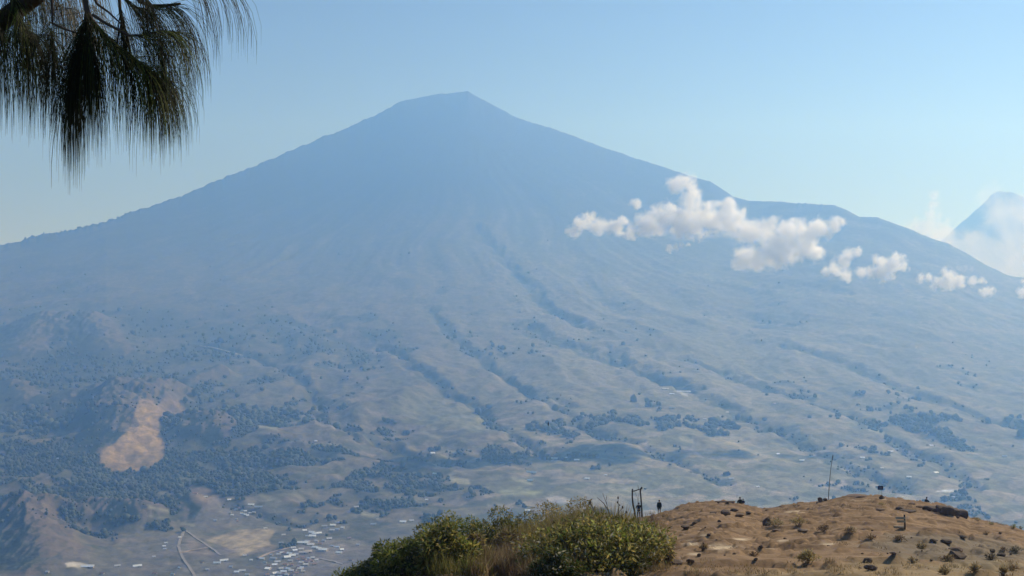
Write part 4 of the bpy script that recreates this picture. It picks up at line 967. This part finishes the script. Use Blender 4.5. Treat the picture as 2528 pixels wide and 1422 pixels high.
for u, v, w, h, lab in [(1893, 1297, 24, 19, 'black boulder at the foot of the left straw-coloured shrub'), (1790, 1271, 30, 13, 'dark brown rock in the middle below the sitting pair'), (1812, 1263, 26, 10, 'dark flat rock just below the sitting pair'), (1826, 1277, 34, 6, 'thin dark ledge running right from the brown rock'), (1848, 1270, 18, 5, 'small dark slab right of the brown rock'), (1760, 1267, 22, 4, 'thin dark ledge left of the brown rock'),
                        (1716, 1294, 16, 6, 'small dark rock on the open slope left'), (1694, 1306, 30, 5, 'thin dark rib of rock on the left slope'), (1776, 1289, 12, 6, 'small dark stone below the brown rock'), (1726, 1374, 11, 8, 'dark stone at the end of the pale sand'), (1879, 1359, 12, 6, 'dark stone alone in the middle of the slope'), (1813, 1369, 14, 5, 'dark stone right of the pale sand'), (1866, 1394, 12, 6, 'dark stone left of the hollow straw shrub'),
                        (1918, 1311, 26, 5, 'thin dark ledge under the straw-coloured shrubs'), (1982, 1313, 30, 5, 'second thin ledge right under the straw-coloured shrubs'), (1750, 1329, 12, 5, 'dark stone above the pale sand'), (1666, 1392, 44, 8, 'long broken ledge at the right foot of the big bush'), (1705, 1394, 22, 9, 'dark rock right of the broken ledge by the big bush'), (1650, 1404, 40, 5, 'lower broken ledge below the big bush'), (1938, 1332, 10, 4, 'little dark stone above the pale grass streak'),
                        (2362, 1379, 48, 22, 'big rounded dark boulder low on the right slope'), (2360, 1362, 36, 12, 'flat dark boulder just above the big rounded one'), (2305, 1341, 22, 7, 'small dark ledge left above the big boulder'), (2335, 1340, 30, 10, 'curved dark ledge above the boulders'), (2376, 1330, 26, 6, 'thin dark ledge upper right of the boulders'), (2142, 1391, 30, 14, 'dark grassy rock at lower left of the right slope'), (2150, 1411, 38, 12, 'long dark rock at the bottom of the right slope'),
                        (2450, 1363, 16, 8, 'dark stone on the far right slope'), (2472, 1372, 22, 6, 'thin dark stone below the one on the far right slope'), (2205, 1377, 20, 5, 'thin dark ledge left of the boulders'), (2263, 1385, 9, 4, 'tiny dark stone left of the boulder'), (2300, 1384, 9, 4, 'tiny dark stone close at the left of the boulder'), (2172, 1262, 28, 6, 'reddish low ledge left above the signpost'), (2240, 1262, 44, 7, 'long dark ledge below the summit'),
                        (2222, 1256, 26, 5, 'left end of the dark ledges below the summit'), (2252, 1245, 18, 4, 'thin dark slab on the skyline left of the stooping person'), (2270, 1253, 20, 5, 'thin slab under the stooping person'), (2115, 1228, 56, 4, 'low dark row of stones on the summit skyline'), (2290, 1258, 26, 10, 'dark ledge at the left end of the outcrop'), (1893, 1260, 12, 3, 'flat stone in the saddle on the skyline'), (1927, 1252, 12, 3, 'second flat stone right in the saddle on the skyline')]:
    rock(u, v, w, h, lab, G_R, M_rock2 if rng.random() < .35 else M_rock)
n_small = 0
for k in range(22):
    u = rng.uniform(1655, 2520); v = rng.uniform(1262, 1415)
    vc, _ = crest_at(np.array([(u - CX) / FPX]))
    if v < vc[0] + 6: continue
    w = rng.uniform(4, 10)
    rock(u, v, w, w * rng.uniform(.3, .6), 'little loose stone among many strewn over the bare brown slope', 'little loose stones on the bare slope', M_rock2)

def outcrop():
    p = hill_pt(2355, 1272)
    e = empty('rock_outcrop', tuple(p), 'dark blocky rock outcrop on the right shoulder of the hill', 'rock outcrop')
    for u, v, w, h in [(2312, 1262, 26, 12), (2330, 1265, 24, 16), (2346, 1268, 28, 19), (2364, 1271, 24, 18), (2381, 1276, 20, 19), (2338, 1258, 20, 8)]:
        q = hill_pt(u, v + 3); m = q[1] / FPX
        b = MB(); sx, sy, sz = w * m, 1.6, h * m * 1.3
        V, Fc = rock_mesh((1, 1, 1), .2)
        V = np.sign(V) * np.abs(V * 2) ** 0.55 / 2 * np.array([sx, sy, sz])
        o = mesh_obj('block', V, Fc, M_rock, e); o.location = tuple(q - p + np.array([0, .5, h * m * .38]))
outcrop()
def stone_slab():
    p = hill_pt(1790, 1243); m = p[1] / FPX
    e = empty('stone_bench', tuple(p), 'low dark stone bench on the skyline left of the sitting pair', 'stone bench')
    V, Fc = rock_mesh((1, 1, 1), .15); V = np.sign(V) * np.abs(V * 2) ** 0.5 / 2
    a = mesh_obj('slab', V * np.array([52 * m, .7, 3.6 * m]), Fc, M_rock, e); a.location = (0, 0.1, 4.2 * m)
    for k, dxx in enumerate((-16, 6, 20)):
        V2, F2 = rock_mesh((7 * m, .5, 5 * m)); s = mesh_obj('support_stone', V2, F2, M_rock2, e); s.location = (dxx * m, .1, 1.6 * m)
stone_slab()

# ------------------------------------------------------------------ swing, pole, signs
M_pole = mat_plain('dark_weathered_wood', (0.035, 0.030, 0.028), 0.85, 0, 0.3, 6)
M_rope = mat_plain('grey_rope', (0.11, 0.11, 0.115), 0.9)
M_plank = mat_plain('old_plank', (0.34, 0.27, 0.18), 0.85, 0, 0.3, 4)
YS = float(crest_at(np.array([(1575 - CX) / FPX]))[1][0]) - 1.0
def swing():
    ft = hill_pt(1575, 1284)
    base = np.array([pt(1575, 0, YS)[0], YS, hill_z(pt(1575, 0, YS)[0], YS)])
    e = empty('swing', tuple(base), 'tall swing frame of two crooked dark poles behind the bushes', 'swing')
    def rel(u, v, dy=0.0): return tuple(np.array(pt(u, v, YS + dy)) - base)
    zb = lambda u: CY - FPX * (hill_z((u - CX) / FPX * YS, YS) - .3) / YS
    b = MB(); b.tube([rel(1570, zb(1570)), rel(1566.5, 1262), rel(1563, 1246), rel(1561, 1228), rel(1561, 1214), rel(1561.5, 1207)], [.10, .095, .09, .085, .08, .085], 8); b.build('post', M_pole, e)
    b = MB(); b.tube([rel(1585, zb(1585)), rel(1584.5, 1262), rel(1583.5, 1244), rel(1582, 1226), rel(1581, 1213), rel(1582.5, 1206), rel(1585, 1202.5)], [.09, .09, .085, .08, .08, .085, .09], 8); b.build('post', M_pole, e)
    b = MB(); b.tube([rel(1559, 1213.5, .12), rel(1569, 1211.2, .12), rel(1586, 1205.5, .12)], [.05, .055, .05], 7); b.build('crossbar', M_pole, e)
    b = MB(); b.tube([rel(1576, 1209, .1), rel(1575.4, 1203, .1), rel(1574.6, 1197.5, .1)], [.03, .025, .018], 5); b.build('top_stick', M_pole, e)
    for pts in ([(1566, 1212), (1571, 1222), (1574.5, 1231), (1573, 1262)], [(1579, 1208.5), (1577.5, 1219), (1575.5, 1231), (1580, 1262)]):
        b = MB(); b.tube([rel(u, v, .12 + .5 * (k / 3) ** 2) for k, (u, v) in enumerate(pts)], .014, 4); b.build('rope', M_rope, e)
    b = MB(); q = rel(1576.5, 1263, .62); b.box(q, (.46, .2, .035)); b.build('seat', M_plank, e)
swing()
def flag_pole():
    p = hill_pt(2047, 1233)
    b = MB(); f = lambda u, v: tuple(np.array(pt(u, v, p[1])) - p)
    e = empty('bamboo_pole', tuple(p), 'tall thin bamboo pole leaning right on the summit ridge', 'pole')
    b.tube([(0, 0, -.3), f(2045.2, 1228), f(2046.6, 1208), f(2048.4, 1184), f(2051.2, 1156), f(2054.5, 1134)], [.05, .05, .046, .042, .036, .032], 7); b.build('shaft', mat_plain('grey_bamboo', (0.09, 0.11, 0.13), 0.7), e, True)
    t = MB(); t.tube([f(2054.4, 1135), f(2056, 1127), f(2056.2, 1123)], [.05, .06, .03], 6); t.build('tip_wrapping', M_rope, e)
flag_pole()
rock(2024, 1239, 14, 10, 'left of two black rocks at the foot of the bamboo pole', 'black rocks at the foot of the bamboo pole')
rock(2037, 1236, 12, 7, 'right of two black rocks at the foot of the bamboo pole', 'black rocks at the foot of the bamboo pole')
rock(2017, 1244, 5, 4, 'smallest stone beside the black rocks at the bamboo pole', 'black rocks at the foot of the bamboo pole')

def summit_sign():
    p = hill_pt(2175, 1231); m = p[1] / FPX
    e = empty('sign_board', tuple(p), 'small dark blue sign board on thin poles at the summit', 'sign')
    f = lambda u, v, dy=0.: tuple(np.array(pt(u, v, p[1])) - p + np.array([0, dy, 0]))
    c = f(2173.5, 1204.3)
    b = MB(); b.box(c, (13 * m, .03, 9 * m)); b.build('board', mat_plain('navy_board', (0.030, 0.045, 0.095), 0.6, var=.15), e)
    b = MB()
    for s in (-1, 1):
        b.box((c[0] + s * 6.4 * m, c[1] - .012, c[2]), (.035, .045, 9.4 * m)); b.box((c[0], c[1] - .010, c[2] + s * 4.5 * m), (13.4 * m, .04, .035))
    b.build('frame', mat_plain('dark_frame', (0.015, 0.02, 0.04), 0.6), e)
    b = MB()
    for k, ww in enumerate((6.5, 7.2, 5.6)):
        b.box((c[0] + .6 * m, c[1] - .017, c[2] + (1.5 - 1.5 * k) * m), (ww * m, .006, .75 * m))
    b.build('faded_lines', mat_plain('faded_print', (0.13, 0.15, 0.21), 0.7), e)
    for u in (2170, 2177):
        q = f(u, 1209); g = f(u, 1232)
        b = MB(); b.tube([(g[0], .03, -.3), (q[0], .03, q[2] + .3)], .016, 5); b.build('pole', mat_plain('pale_bamboo', (0.33, 0.36, 0.40), 0.7), e)
summit_sign()
rock(2177, 1232, 15, 10, 'dark pointed cairn stone under the summit sign board', 'summit stones', sink=.2)
def signpost():
    p = hill_pt(2233, 1307)
    e = empty('signpost', tuple(p), 'wooden signpost with two plank arms pointing left on the slope', 'signpost')
    f = lambda u, v, dy=0.: tuple(np.array(pt(u, v, p[1])) - p + np.array([0, dy, 0])); m = p[1] / FPX
    b = MB(); b.tube([(0.02, 0, -.3), f(2234, 1295), f(2232.6, 1270.5)], [.045, .045, .045], 6); b.build('post', M_pole, e)
    for (u, v, w, h) in ((2222, 1278.6, 24, 3.6), (2224, 1286.6, 21, 3.6)):
        b = MB(); c = f(u, v, -.07); R = Matrix.Rotation(math.radians(-38), 3, 'X'); b.box(c, (w * m, .035, h * m * 1.5), R); b.build('arm_plank', M_plank, e)
    q = hill_pt(2219, 1306); b = MB(); b.box((0, 0, .09), (25 * m, .16, .12), Matrix.Rotation(.03, 3, 'Y')); o = b.build('fallen_plank', M_plank); o.location = tuple(q); tag(o, 'fallen pale plank lying left of the signpost foot', 'plank')
signpost()

# ------------------------------------------------------------------ people
def skin_mesh(name, J, E, mat, parent, levels=2, root=0, extra=None):
    """J: joint -> (x, y, z, radius x, radius y)"""
    keys = list(J); ix = {k: i for i, k in enumerate(keys)}
    me = bpy.data.meshes.new(name); me.from_pydata([J[k][:3] for k in keys], [(ix[a], ix[b]) for a, b in E], [])
    o = bpy.data.objects.new(name, me); C.objects.link(o)
    o.modifiers.new('skin', 'SKIN'); ss = o.modifiers.new('sub', 'SUBSURF'); ss.levels = levels; ss.render_levels = levels
    for k in keys:
        sv = me.skin_vertices[0].data[ix[k]]; sv.radius = (J[k][3], J[k][4] if len(J[k]) > 4 else J[k][3]); sv.use_root = (ix[k] == root)
    dg = bpy.context.evaluated_depsgraph_get(); dg.update()
    nm = bpy.data.meshes.new_from_object(o.evaluated_get(dg)); bpy.data.objects.remove(o)
    if extra:
        V = [tuple(v.co) for v in nm.vertices]; Fq = [tuple(p.vertices) for p in nm.polygons]
        for b in extra:
            k = len(V); V += b.v; Fq += [tuple(i + k for i in q) for q in b.f]
        bpy.data.meshes.remove(nm); nm = bpy.data.meshes.new(name); nm.from_pydata(V, [], Fq)
    nm.polygons.foreach_set('use_smooth', np.ones(len(nm.polygons), bool))
    nm.materials.clear(); nm.materials.append(mat); nm.update()
    o = bpy.data.objects.new(name, nm); C.objects.link(o); o.parent = parent
    return o
M_skin = mat_plain('brown_skin', (0.20, 0.115, 0.075), 0.6, var=.06)
M_hair = mat_plain('black_hair', (0.010, 0.009, 0.010), 0.6)
M_shoe = mat_plain('dark_shoe', (0.02, 0.02, 0.022), 0.7)
def person(base, label, pose, top_col, leg_col, H=1.66, rz=0.0, long_legs=True, cap=None, puffy=1.0, group=None, top_name='jacket'):
    e = empty('person', tuple(base), label, 'person', group, rz)
    s = H / 1.70
    if pose == 'stand': pel = np.array([0, 0, .92]); lean = 0.0
    elif pose == 'elbows': pel = np.array([0, 0, .92]); lean = 0.03
    else: pel = np.array([0, 0, .11]); lean = 0.10 if pose == 'sit' else .28
    ch = pel + np.array([0, lean * .6, .31]); nk = pel + np.array([0, lean, .52]); hd = nk + np.array([0, .02 + lean * .25, .145])
    J = {'pel': (*pel, .125, .10), 'ch': (*ch, .15, .105), 'nk': (*nk, .055, .055), 'hd0': (*(hd + [0, 0, -.04]), .075, .085), 'hd1': (*(hd + [0, 0, .055]), .082, .095)}
    E = [('pel', 'ch'), ('ch', 'nk'), ('nk', 'hd0'), ('hd0', 'hd1')]
    arms = {}
    for n_, sx in (('l', -1), ('r', 1)):
        sh = nk + np.array([sx * .175, 0, -.075])
        if pose == 'stand': el = sh + [sx * .055, -.02, -.29]; wr = el + [sx * -.015, .05, -.25]
        elif pose == 'elbows': el = sh + [sx * .14, -.07, -.25]; wr = el + [sx * -.15, .12, -.17]
        elif pose == 'sit': el = sh + [sx * .08, .10, -.26]; wr = el + [sx * -.10, .22, .02]
        else: el = sh + [sx * .10, .16, -.22]; wr = el + [sx * .02, .20, -.10]
        arms[n_] = (sh, el, wr)
        J['sh' + n_] = (*sh, .062); J['el' + n_] = (*el, .043); J['wr' + n_] = (*wr, .030)
        E += [('ch', 'sh' + n_), ('sh' + n_, 'el' + n_), ('el' + n_, 'wr' + n_)]
        hip = pel + np.array([sx * .09, 0, -.07])
        if pose in ('stand', 'elbows'): kn = np.array([sx * .11, .015, .49]); an = np.array([sx * .115, -.02, .085]); to = np.array([sx * .135, .15, .035])
        else: kn = pel + np.array([sx * .14, .40, .33]); an = pel + np.array([sx * .13, .62, -.02]); to = an + np.array([sx * .01, .16, -.05])
        J['hp' + n_] = (*hip, .085); J['kn' + n_] = (*kn, .058); J['an' + n_] = (*an, .040); J['to' + n_] = (*to, .035)
        E += [('pel', 'hp' + n_), ('hp' + n_, 'kn' + n_), ('kn' + n_, 'an' + n_), ('an' + n_, 'to' + n_)]
    ex = []
    V0, F0 = ICO2
    for n_, sx in (('l', -1), ('r', 1)):      # palms with five bent fingers
        sh, el, wr = arms[n_]; d = (wr - el) / np.linalg.norm(wr - el)
        side = np.array([sx * .2, .95, .1]); side -= d * (side @ d); side /= np.linalg.norm(side); nrm = np.cross(d, side)
        b = MB(); b.tube([wr - d * .01, wr + d * .04, wr + d * .09], [.028, .038, .034], 8); ex.append(b)
        for q, (off, ln) in enumerate(((-.028, .062), (-.010, .075), (.010, .080), (.028, .070))):
            p0 = wr + d * .085 + side * off; p1 = p0 + d * ln * .5; p2 = p1 + d * ln * .35 - nrm * ln * .35 * sx
            b = MB(); b.tube([p0, p1, p2], [.0095, .009, .007], 6); ex.append(b)
        p0 = wr + d * .03 + side * .033; b = MB(); b.tube([p0, p0 + d * .03 + side * .025, p0 + d * .055 + side * .030], [.012, .0105, .008], 6); ex.append(b)
    for sx in (-1, 1):                         # ears
        b = MB(); b.add(V0 * np.array([.012, .022, .032]) + hd + np.array([sx * .083, -.005, .0]), F0); ex.append(b)
    b = MB(); b.add(V0 * np.array([.015, .025, .024]) + hd + np.array([0, .098, -.005]), F0); ex.append(b)      # nose
    b = MB(); b.add(V0 * np.array([.028, .012, .008]) + hd + np.array([0, .088, -.055]), F0); ex.append(b)      # lips
    skin_mesh('body', J, E, M_skin, e, 2, 0, ex)
    m_eye = M_hair
    b = MB()
    for sx in (-1, 1): b.add(V0 * .013 + hd + np.array([sx * .033, .086, .025]), F0)
    b.build('eyes', m_eye, e, True)
    # clothes
    mt = mat_plain('cloth_' + top_name, top_col, 0.9, var=.12, scale=8); ml = mat_plain('cloth_trousers', leg_col, 0.9, var=.12, scale=8)
    g = .018 * puffy
    JT = {'pel': (*(pel + [0, 0, -.06 if pose == 'stand' else .0]), .150 * puffy, .125 * puffy), 'ch': (*ch, .170 * puffy, .125 * puffy), 'nk': (*(nk + [0, 0, -.03]), .075, .072)}
    ET = [('pel', 'ch'), ('ch', 'nk')]
    for n_ in 'lr':
        sh, el, wr = arms[n_]
        JT['sh' + n_] = (*sh, .075 * puffy); JT['el' + n_] = (*el, .058 * puffy); ET += [('ch', 'sh' + n_), ('sh' + n_, 'el' + n_)]
        if top_name == 'jacket': JT['wr' + n_] = (*(wr - (wr - el) * .08), .045); ET += [('el' + n_, 'wr' + n_)]
    skin_mesh(top_name, JT, ET, mt, e)
    JL = {'pel': (*pel, .138, .115)}; EL = []
    for n_ in 'lr':
        hp, kn, an = (np.array(J[k + n_][:3]) for k in ('hp', 'kn', 'an'))
        JL['hp' + n_] = (*hp, .098); EL.append(('pel', 'hp' + n_)); JL['kn' + n_] = (*(kn if long_legs else hp + (kn - hp) * .8), .075); EL.append(('hp' + n_, 'kn' + n_))
        if long_legs: JL['an' + n_] = (*(kn + (an - kn) * .92), .056); EL.append(('kn' + n_, 'an' + n_))
    skin_mesh('trousers' if long_legs else 'shorts', JL, EL, ml, e)
    for n_, sx in (('l', -1), ('r', 1)):
        an = np.array(J['an' + n_][:3]); to = np.array(J['to' + n_][:3])
        b = MB(); b.tube([an + [0, -.05, -.02], an + (to - an) * .4 + [0, 0, .0], to + [0, .03, 0]], [.048, .05, .036], 8); b.build('shoe', M_shoe, e, True)
    b = MB(); Vh = V0 * np.array([.094, .108, .10]); Vh = Vh[:]; Vh = np.where((Vh[:, 1:2] > .045) & (Vh[:, 2:3] < .035), Vh * .8, Vh)
    b.add(Vh + hd + np.array([0, -.012, .045]), F0); b.build('hair' if cap is None else 'cap', M_hair if cap is None else mat_plain('cloth_cap', cap, .8), e, True)
    if cap is not None:
        b = MB(); b.box(hd + np.array([0, .13, .06]), (.15, .13, .012)); b.build('cap_brim', mat_plain('cloth_cap_brim', cap, .8), e)
    e.scale = (s, s, s)
    return e
def ground_at(u, dY=0.0):
    t = (u - CX) / FPX; Y = float(crest_at(np.array([t]))[1][0]) + dY
    return np.array([t * Y, Y, hill_z(t * Y, Y)])
person(ground_at(1627.5, -.5), 'person in a dark puffy jacket and shorts standing on the left edge of the hill', 'stand', (0.012, 0.022, 0.032), (0.02, 0.025, 0.03), 1.70, 0.05, False, None, 1.28)
gp = np.array([pt(1577, 0, YS + .75)[0], YS + .75, 0.]); gp[2] = hill_z(gp[0], gp[1])
person(gp, 'person in a dark t-shirt standing between the swing poles, elbows out', 'elbows', (0.015, 0.02, 0.028), (0.035, 0.03, 0.035), 1.72, -.1, True, None, 1.1, top_name='tshirt')
person(ground_at(1828, -.3), 'larger person of the pair sitting on the skyline, wearing dark clothes', 'sit', (0.018, 0.028, 0.03), (0.03, 0.02, 0.022), 1.66, .2, True, (0.02, 0.02, 0.022), 1.1)
person(ground_at(1834.5, .2), 'smaller person of the pair sitting lower at the right of the other', 'sit', (0.02, 0.025, 0.06), (0.02, 0.02, 0.04), 1.30, -.2, True, None, 1.1)
person(ground_at(2284, .3), 'person sitting bent forward in a cap on the skyline right of the summit', 'bend', (0.03, 0.05, 0.075), (0.05, 0.07, 0.09), 1.62, -.9, True, (0.012, 0.014, 0.016), 1.05)

# ------------------------------------------------------------------ birds in the air
M_bird = mat_plain('dark_feathers', (0.012, 0.016, 0.022), 0.7)
def bird(u, v, Y, L, label, up=1.25, bank=0.0):
    e = empty('bird', pt(u, v, Y), label, 'bird', 'small dark birds in flight')
    V0, F0 = ICO2
    b = MB(); P = V0 * np.array([.17, .17, .5]); P[:, :2] *= np.where(P[:, 2:3] > 0, 1 - P[:, 2:3] * 1.1, 1); b.add(P * L, F0); b.build('body', M_bird, e, True)
    b = MB(); b.add(V0 * .11 * L + np.array([0, 0, -.5 * L]), F0); b.build('head', M_bird, e, True)
    for s in (-1, 1):
        w = MB(); w.add(np.array([(s * .10, .02, -.22), (s * .17, .05, .08), (s * .10, .06, .48), (s * .05, .08, .30), (s * .10, .05, -.22), (s * .17, .08, .08), (s * .10, .09, .48), (s * .05, .11, .30)]) * L, [(0, 1, 2, 3), (7, 6, 5, 4), (0, 4, 5, 1), (1, 5, 6, 2), (2, 6, 7, 3), (3, 7, 4, 0)]); w.build('wing', M_bird, e)
    t = MB(); t.add(np.array([(-.03, 0, .35), (.03, 0, .35), (.045, 0, .66), (-.045, 0, .66), (-.03, .02, .35), (.03, .02, .35), (.045, .02, .66), (-.045, .02, .66)]) * L, [(0, 1, 2, 3), (7, 6, 5, 4), (0, 4, 5, 1), (1, 5, 6, 2), (2, 6, 7, 3), (3, 7, 4, 0)]); t.build('tail', M_bird, e)
    e.rotation_euler = (math.radians(12), 0, bank)
bird(1353.5, 1046.5, 55, 0.185, 'largest dark bird diving before the middle of the volcano slope')
bird(1880, 840, 90, 0.14, 'tiny dark bird before the slope below the clouds')
bird(1384, 975, 110, 0.13, 'tiny dark bird above right of the largest bird', bank=1.0)

# ------------------------------------------------------------------ pine that leans into the upper left corner
M_bark = mat_plain('pine_bark', (0.055, 0.042, 0.034), 0.9, 0, .35, 20)
M_needle = mat_vcol('pine_needles', 0.55, 0.18, None, 0, None, 0.42)
YP = 3.0
def pine():
    trunk_xy = (-2.45, 3.7)
    zg = hill_z(np.array([trunk_xy[0]]), np.array([trunk_xy[1]]))[0]
    e = empty('pine_tree', (trunk_xy[0], trunk_xy[1], zg), 'pine branch with long drooping needles hanging into the upper left corner', 'pine tree')
    o = np.array([trunk_xy[0], trunk_xy[1], zg])
    g = lambda u, v, dy=0.0: np.array(pt(u, v, YP + dy)) - o
    b = MB(); b.tube([(0, 0, -.3), (.03, 0, 1.2), (.10, -.02, 2.6), (.16, 0, 4.2), (.18, 0, 6.4)], [.17, .15, .13, .11, .06], 12); b.build('trunk', M_bark, e, True)
    # boughs from the trunk to above the frame, then twigs with needles
    hub1 = g(205, -70); hub2 = g(20, -110, .25); hub3 = g(395, -110, .05)
    st = np.array([.11, -.02, 2.75])
    def bough(pts, r):
        b = MB(); b.tube(pts, r, 8); return b.build('bough', M_bark, e, True)
    B1 = bough([st, st + (hub2 - st) * .5 + [0, 0, .10], hub2, hub1 + [-.03, 0, .02], hub1], [.045, .034, .024, .016, .012])
    B2 = bough([st + [0, 0, .3], st + (hub3 - st) * .5 + [0, 0, .22], hub3 + [-.10, 0, .07], hub3, g(455, -75)], [.045, .032, .018, .012, .006])
    tw = [  # twigs: photo points, radii, depth
        ([(205, -70), (208, -20), (214, 25), (228, 52), (262, 92), (305, 128), (345, 158), (374, 180)], .0085, .0, B1),
        ([(214, 25), (210, 60), (222, 110), (224, 150)], .006, .02, B1), ([(205, -60), (240, 10), (268, 30), (300, 60)], .0045, -.03, B1), ([(228, 36), (262, 58), (320, 88), (360, 86), (400, 76), (440, 80)], .0045, -.05, B1),
        ([(20, -110), (30, -20), (44, 40), (66, 72)], .006, .2, B1), ([(20, -110), (90, -60), (128, -10), (130, 60)], .007, .12, B1), ([(130, 58), (160, 72), (190, 82), (208, 50)], .004, .1, B1), ([(-120, -90), (-60, -20), (-20, 40), (0, 70)], .007, .25, B1),
        ([(300, -90), (293, -20), (297, 30), (301, 62)], .0065, .05, B2), ([(320, -60), (345, 4), (375, 15), (410, 14), (446, 9)], .0075, .0, B2), ([(395, -110), (440, -80), (480, -70), (520, -60)], .005, .05, B2), ([(301, -10), (330, 17), (365, 24)], .004, .03, B2),
        ([(398, 82), (394, 100), (386, 120)], .0022, -.04, B1), ([(400, 134), (433, 140)], .0025, -.02, B1), ([(402, 202), (424, 201)], .0022, 0., B1), ([(160, 150), (185, 132), (205, 118)], .0028, .06, B1), ([(134, 190), (150, 165), (168, 150)], .002, .06, B1)]
    for pts, r, dyy, par in tw:
        b = MB(); n = len(pts); b.tube([g(u, v, dyy) for u, v in pts], [r * (1 - .55 * k / (n - 1)) for k in range(n)], 6); b.build('twig', M_bark, par, True)
    # needles
    def along(pts, n, dy0, dyj):
        P = np.array(pts, float); k = rng.uniform(0, len(P) - 1.001, n); i = k.astype(int); f = (k - i)[:, None]
        q = P[i] * (1 - f) + P[i + 1] * f; d = P[i + 1] - P[i]; d /= np.linalg.norm(d, axis=1)[:, None]
        return q, d, dy0 + rng.normal(0, dyj, n)
    def needles(pts, n, Lr, fwd, spread, cols, dy0=0., dyj=.05, side=0.0, lift=0.0, droop=1.0, rad=.00055):
        q, d, dy_ = along(pts, n, dy0, dyj)
        L = rng.uniform(*Lr, n) * 1.12
        d0 = d * fwd + rng.normal(0, spread, (n, 2)) + np.array([side, 0.15 - lift]); d0 /= np.linalg.norm(d0, axis=1)[:, None]
        ns = 6; s = np.linspace(0, 1, ns)
        path = np.zeros((n, ns, 2)); cur = q + rng.normal(0, 2.0, (n, 2)); path[:, 0] = cur
        dr = droop * rng.uniform(.7, 1.3, n)
        for k in range(1, ns):
            dirv = d0 * (1 - s[k])[None] + np.array([0, 1.0]) * (dr * s[k] * 1.6)[:, None] + 1e-6
            dirv /= np.linalg.norm(dirv, axis=1)[:, None]; cur = cur + dirv * (L / (ns - 1))[:, None]; path[:, k] = cur
        dep = YP + dy_[:, None] + (rng.normal(0, .035, n)[:, None] * s[None])
        X = (path[..., 0] - CX) / FPX * dep; Z = (CY - path[..., 1]) / FPX * dep
        P3_ = np.stack([X, dep, Z], -1) - o
        T = np.gradient(P3_, axis=1); T /= np.linalg.norm(T, axis=2)[..., None] + 1e-9
        A_ = np.cross(T, np.array([0, 1., 0])); A_ /= np.linalg.norm(A_, axis=2)[..., None] + 1e-9; B_ = np.cross(T, A_)
        rr = rad * rng.uniform(.8, 1.35, n)[:, None] * (1 - .8 * s[None] ** 3)
        ring = []
        for k in range(3):
            w = 2 * math.pi * k / 3; ring.append(P3_ + (A_ * math.cos(w) + B_ * math.sin(w)) * rr[..., None])
        V = np.stack(ring, 2).reshape(n, ns * 3, 3)
        fl = []
        for a in range(ns - 1):
            for k in range(3): fl.append((a * 3 + k, a * 3 + (k + 1) % 3, (a + 1) * 3 + (k + 1) % 3, (a + 1) * 3 + k))
        Fq = np.array(fl)[None] + (np.arange(n) * ns * 3)[:, None, None]
        cc = np.repeat(pick(cols, n, .4), ns * 3, 0)
        ob = mesh_obj('needle_cluster', V.reshape(-1, 3), Fq.reshape(-1, 4), M_needle, e, True, cc); ob['kind'] = 'stuff'
    DK = [(0.014, 0.020, 0.010), (0.020, 0.028, 0.012), (0.010, 0.013, 0.010)]; GN = [(0.085, 0.13, 0.022), (0.04, 0.066, 0.015), (0.16, 0.17, 0.04)]; TN = [(0.20, 0.17, 0.11), (0.12, 0.11, 0.07), (0.30, 0.27, 0.2)]  # the brighter greens put a sunlit tone into the needle colour
    t1 = [(222, 46), (262, 92), (305, 128), (345, 158), (374, 180)]
    needles(t1, 467, (150, 235), .7, .45, GN + DK, 0, .05)
    needles([(345, 158), (374, 180)], 170, (120, 200), .8, .55, GN + DK[:1], 0, .05)
    needles([(214, 25), (218, 80), (224, 150)], 406, (150, 250), .5, .22, DK + GN[1:2], .02, .06)
    needles([(205, 60), (185, 140), (182, 190)], 245, (180, 270), .3, .10, DK, .05, .05)
    needles([(214, 40), (200, 110), (190, 150)], 104, (120, 260), .2, .14, DK + GN[1:2], .05, .05, -.2)
    needles([(-40, -60), (-20, 40), (10, 80)], 251, (150, 260), .3, .25, DK + GN[1:2], .25, .06)
    needles([(30, -20), (44, 40), (66, 80)], 284, (150, 250), .3, .22, DK + GN, .2, .06)
    needles([(66, 72), (90, 90), (128, 70), (132, 120)], 251, (150, 240), .15, .14, DK + GN[1:2], .12, .06)
    needles([(0, -40), (40, -40), (100, -50)], 243, (80, 180), .2, .2, DK + GN[1:2], .3, .06)
    needles([(60, -70), (130, -70), (238, -70)], 227, (120, 260), .1, .08, TN + [(0.10, 0.11, 0.06)], .4, .06, rad=.0006)
    needles([(130, 0), (180, 30), (230, 10)], 121, (100, 200), .1, .10, TN, .35, .05)
    needles([(320, -60), (375, 15), (430, 10)], 205, (130, 215), .5, .2, DK + GN[1:2], 0, .05, .1)
    needles([(297, 20), (301, 62)], 121, (120, 190), .5, .22, DK, .05, .05, .1)
    needles([(301, -10), (330, 17), (365, 24)], 133, (110, 190), .5, .25, DK + GN[1:2], .03, .05, .25)
    needles([(395, -110), (440, -80), (520, -62)], 92, (150, 260), 1.0, .20, DK, .05, .05, .6, .2, .8)
    needles([(320, 88), (400, 76), (440, 80)], 162, (110, 200), .45, .22, DK + GN, -.05, .04, .05)
    needles([(398, 90), (400, 134), (402, 202)], 133, (80, 170), .2, .22, DK + GN[1:2], -.02, .04, .1)
    needles([(374, 180), (402, 202), (420, 202)], 104, (100, 170), .3, .28, DK + GN[1:2] + TN[1:2], 0, .04, .0)
pine()
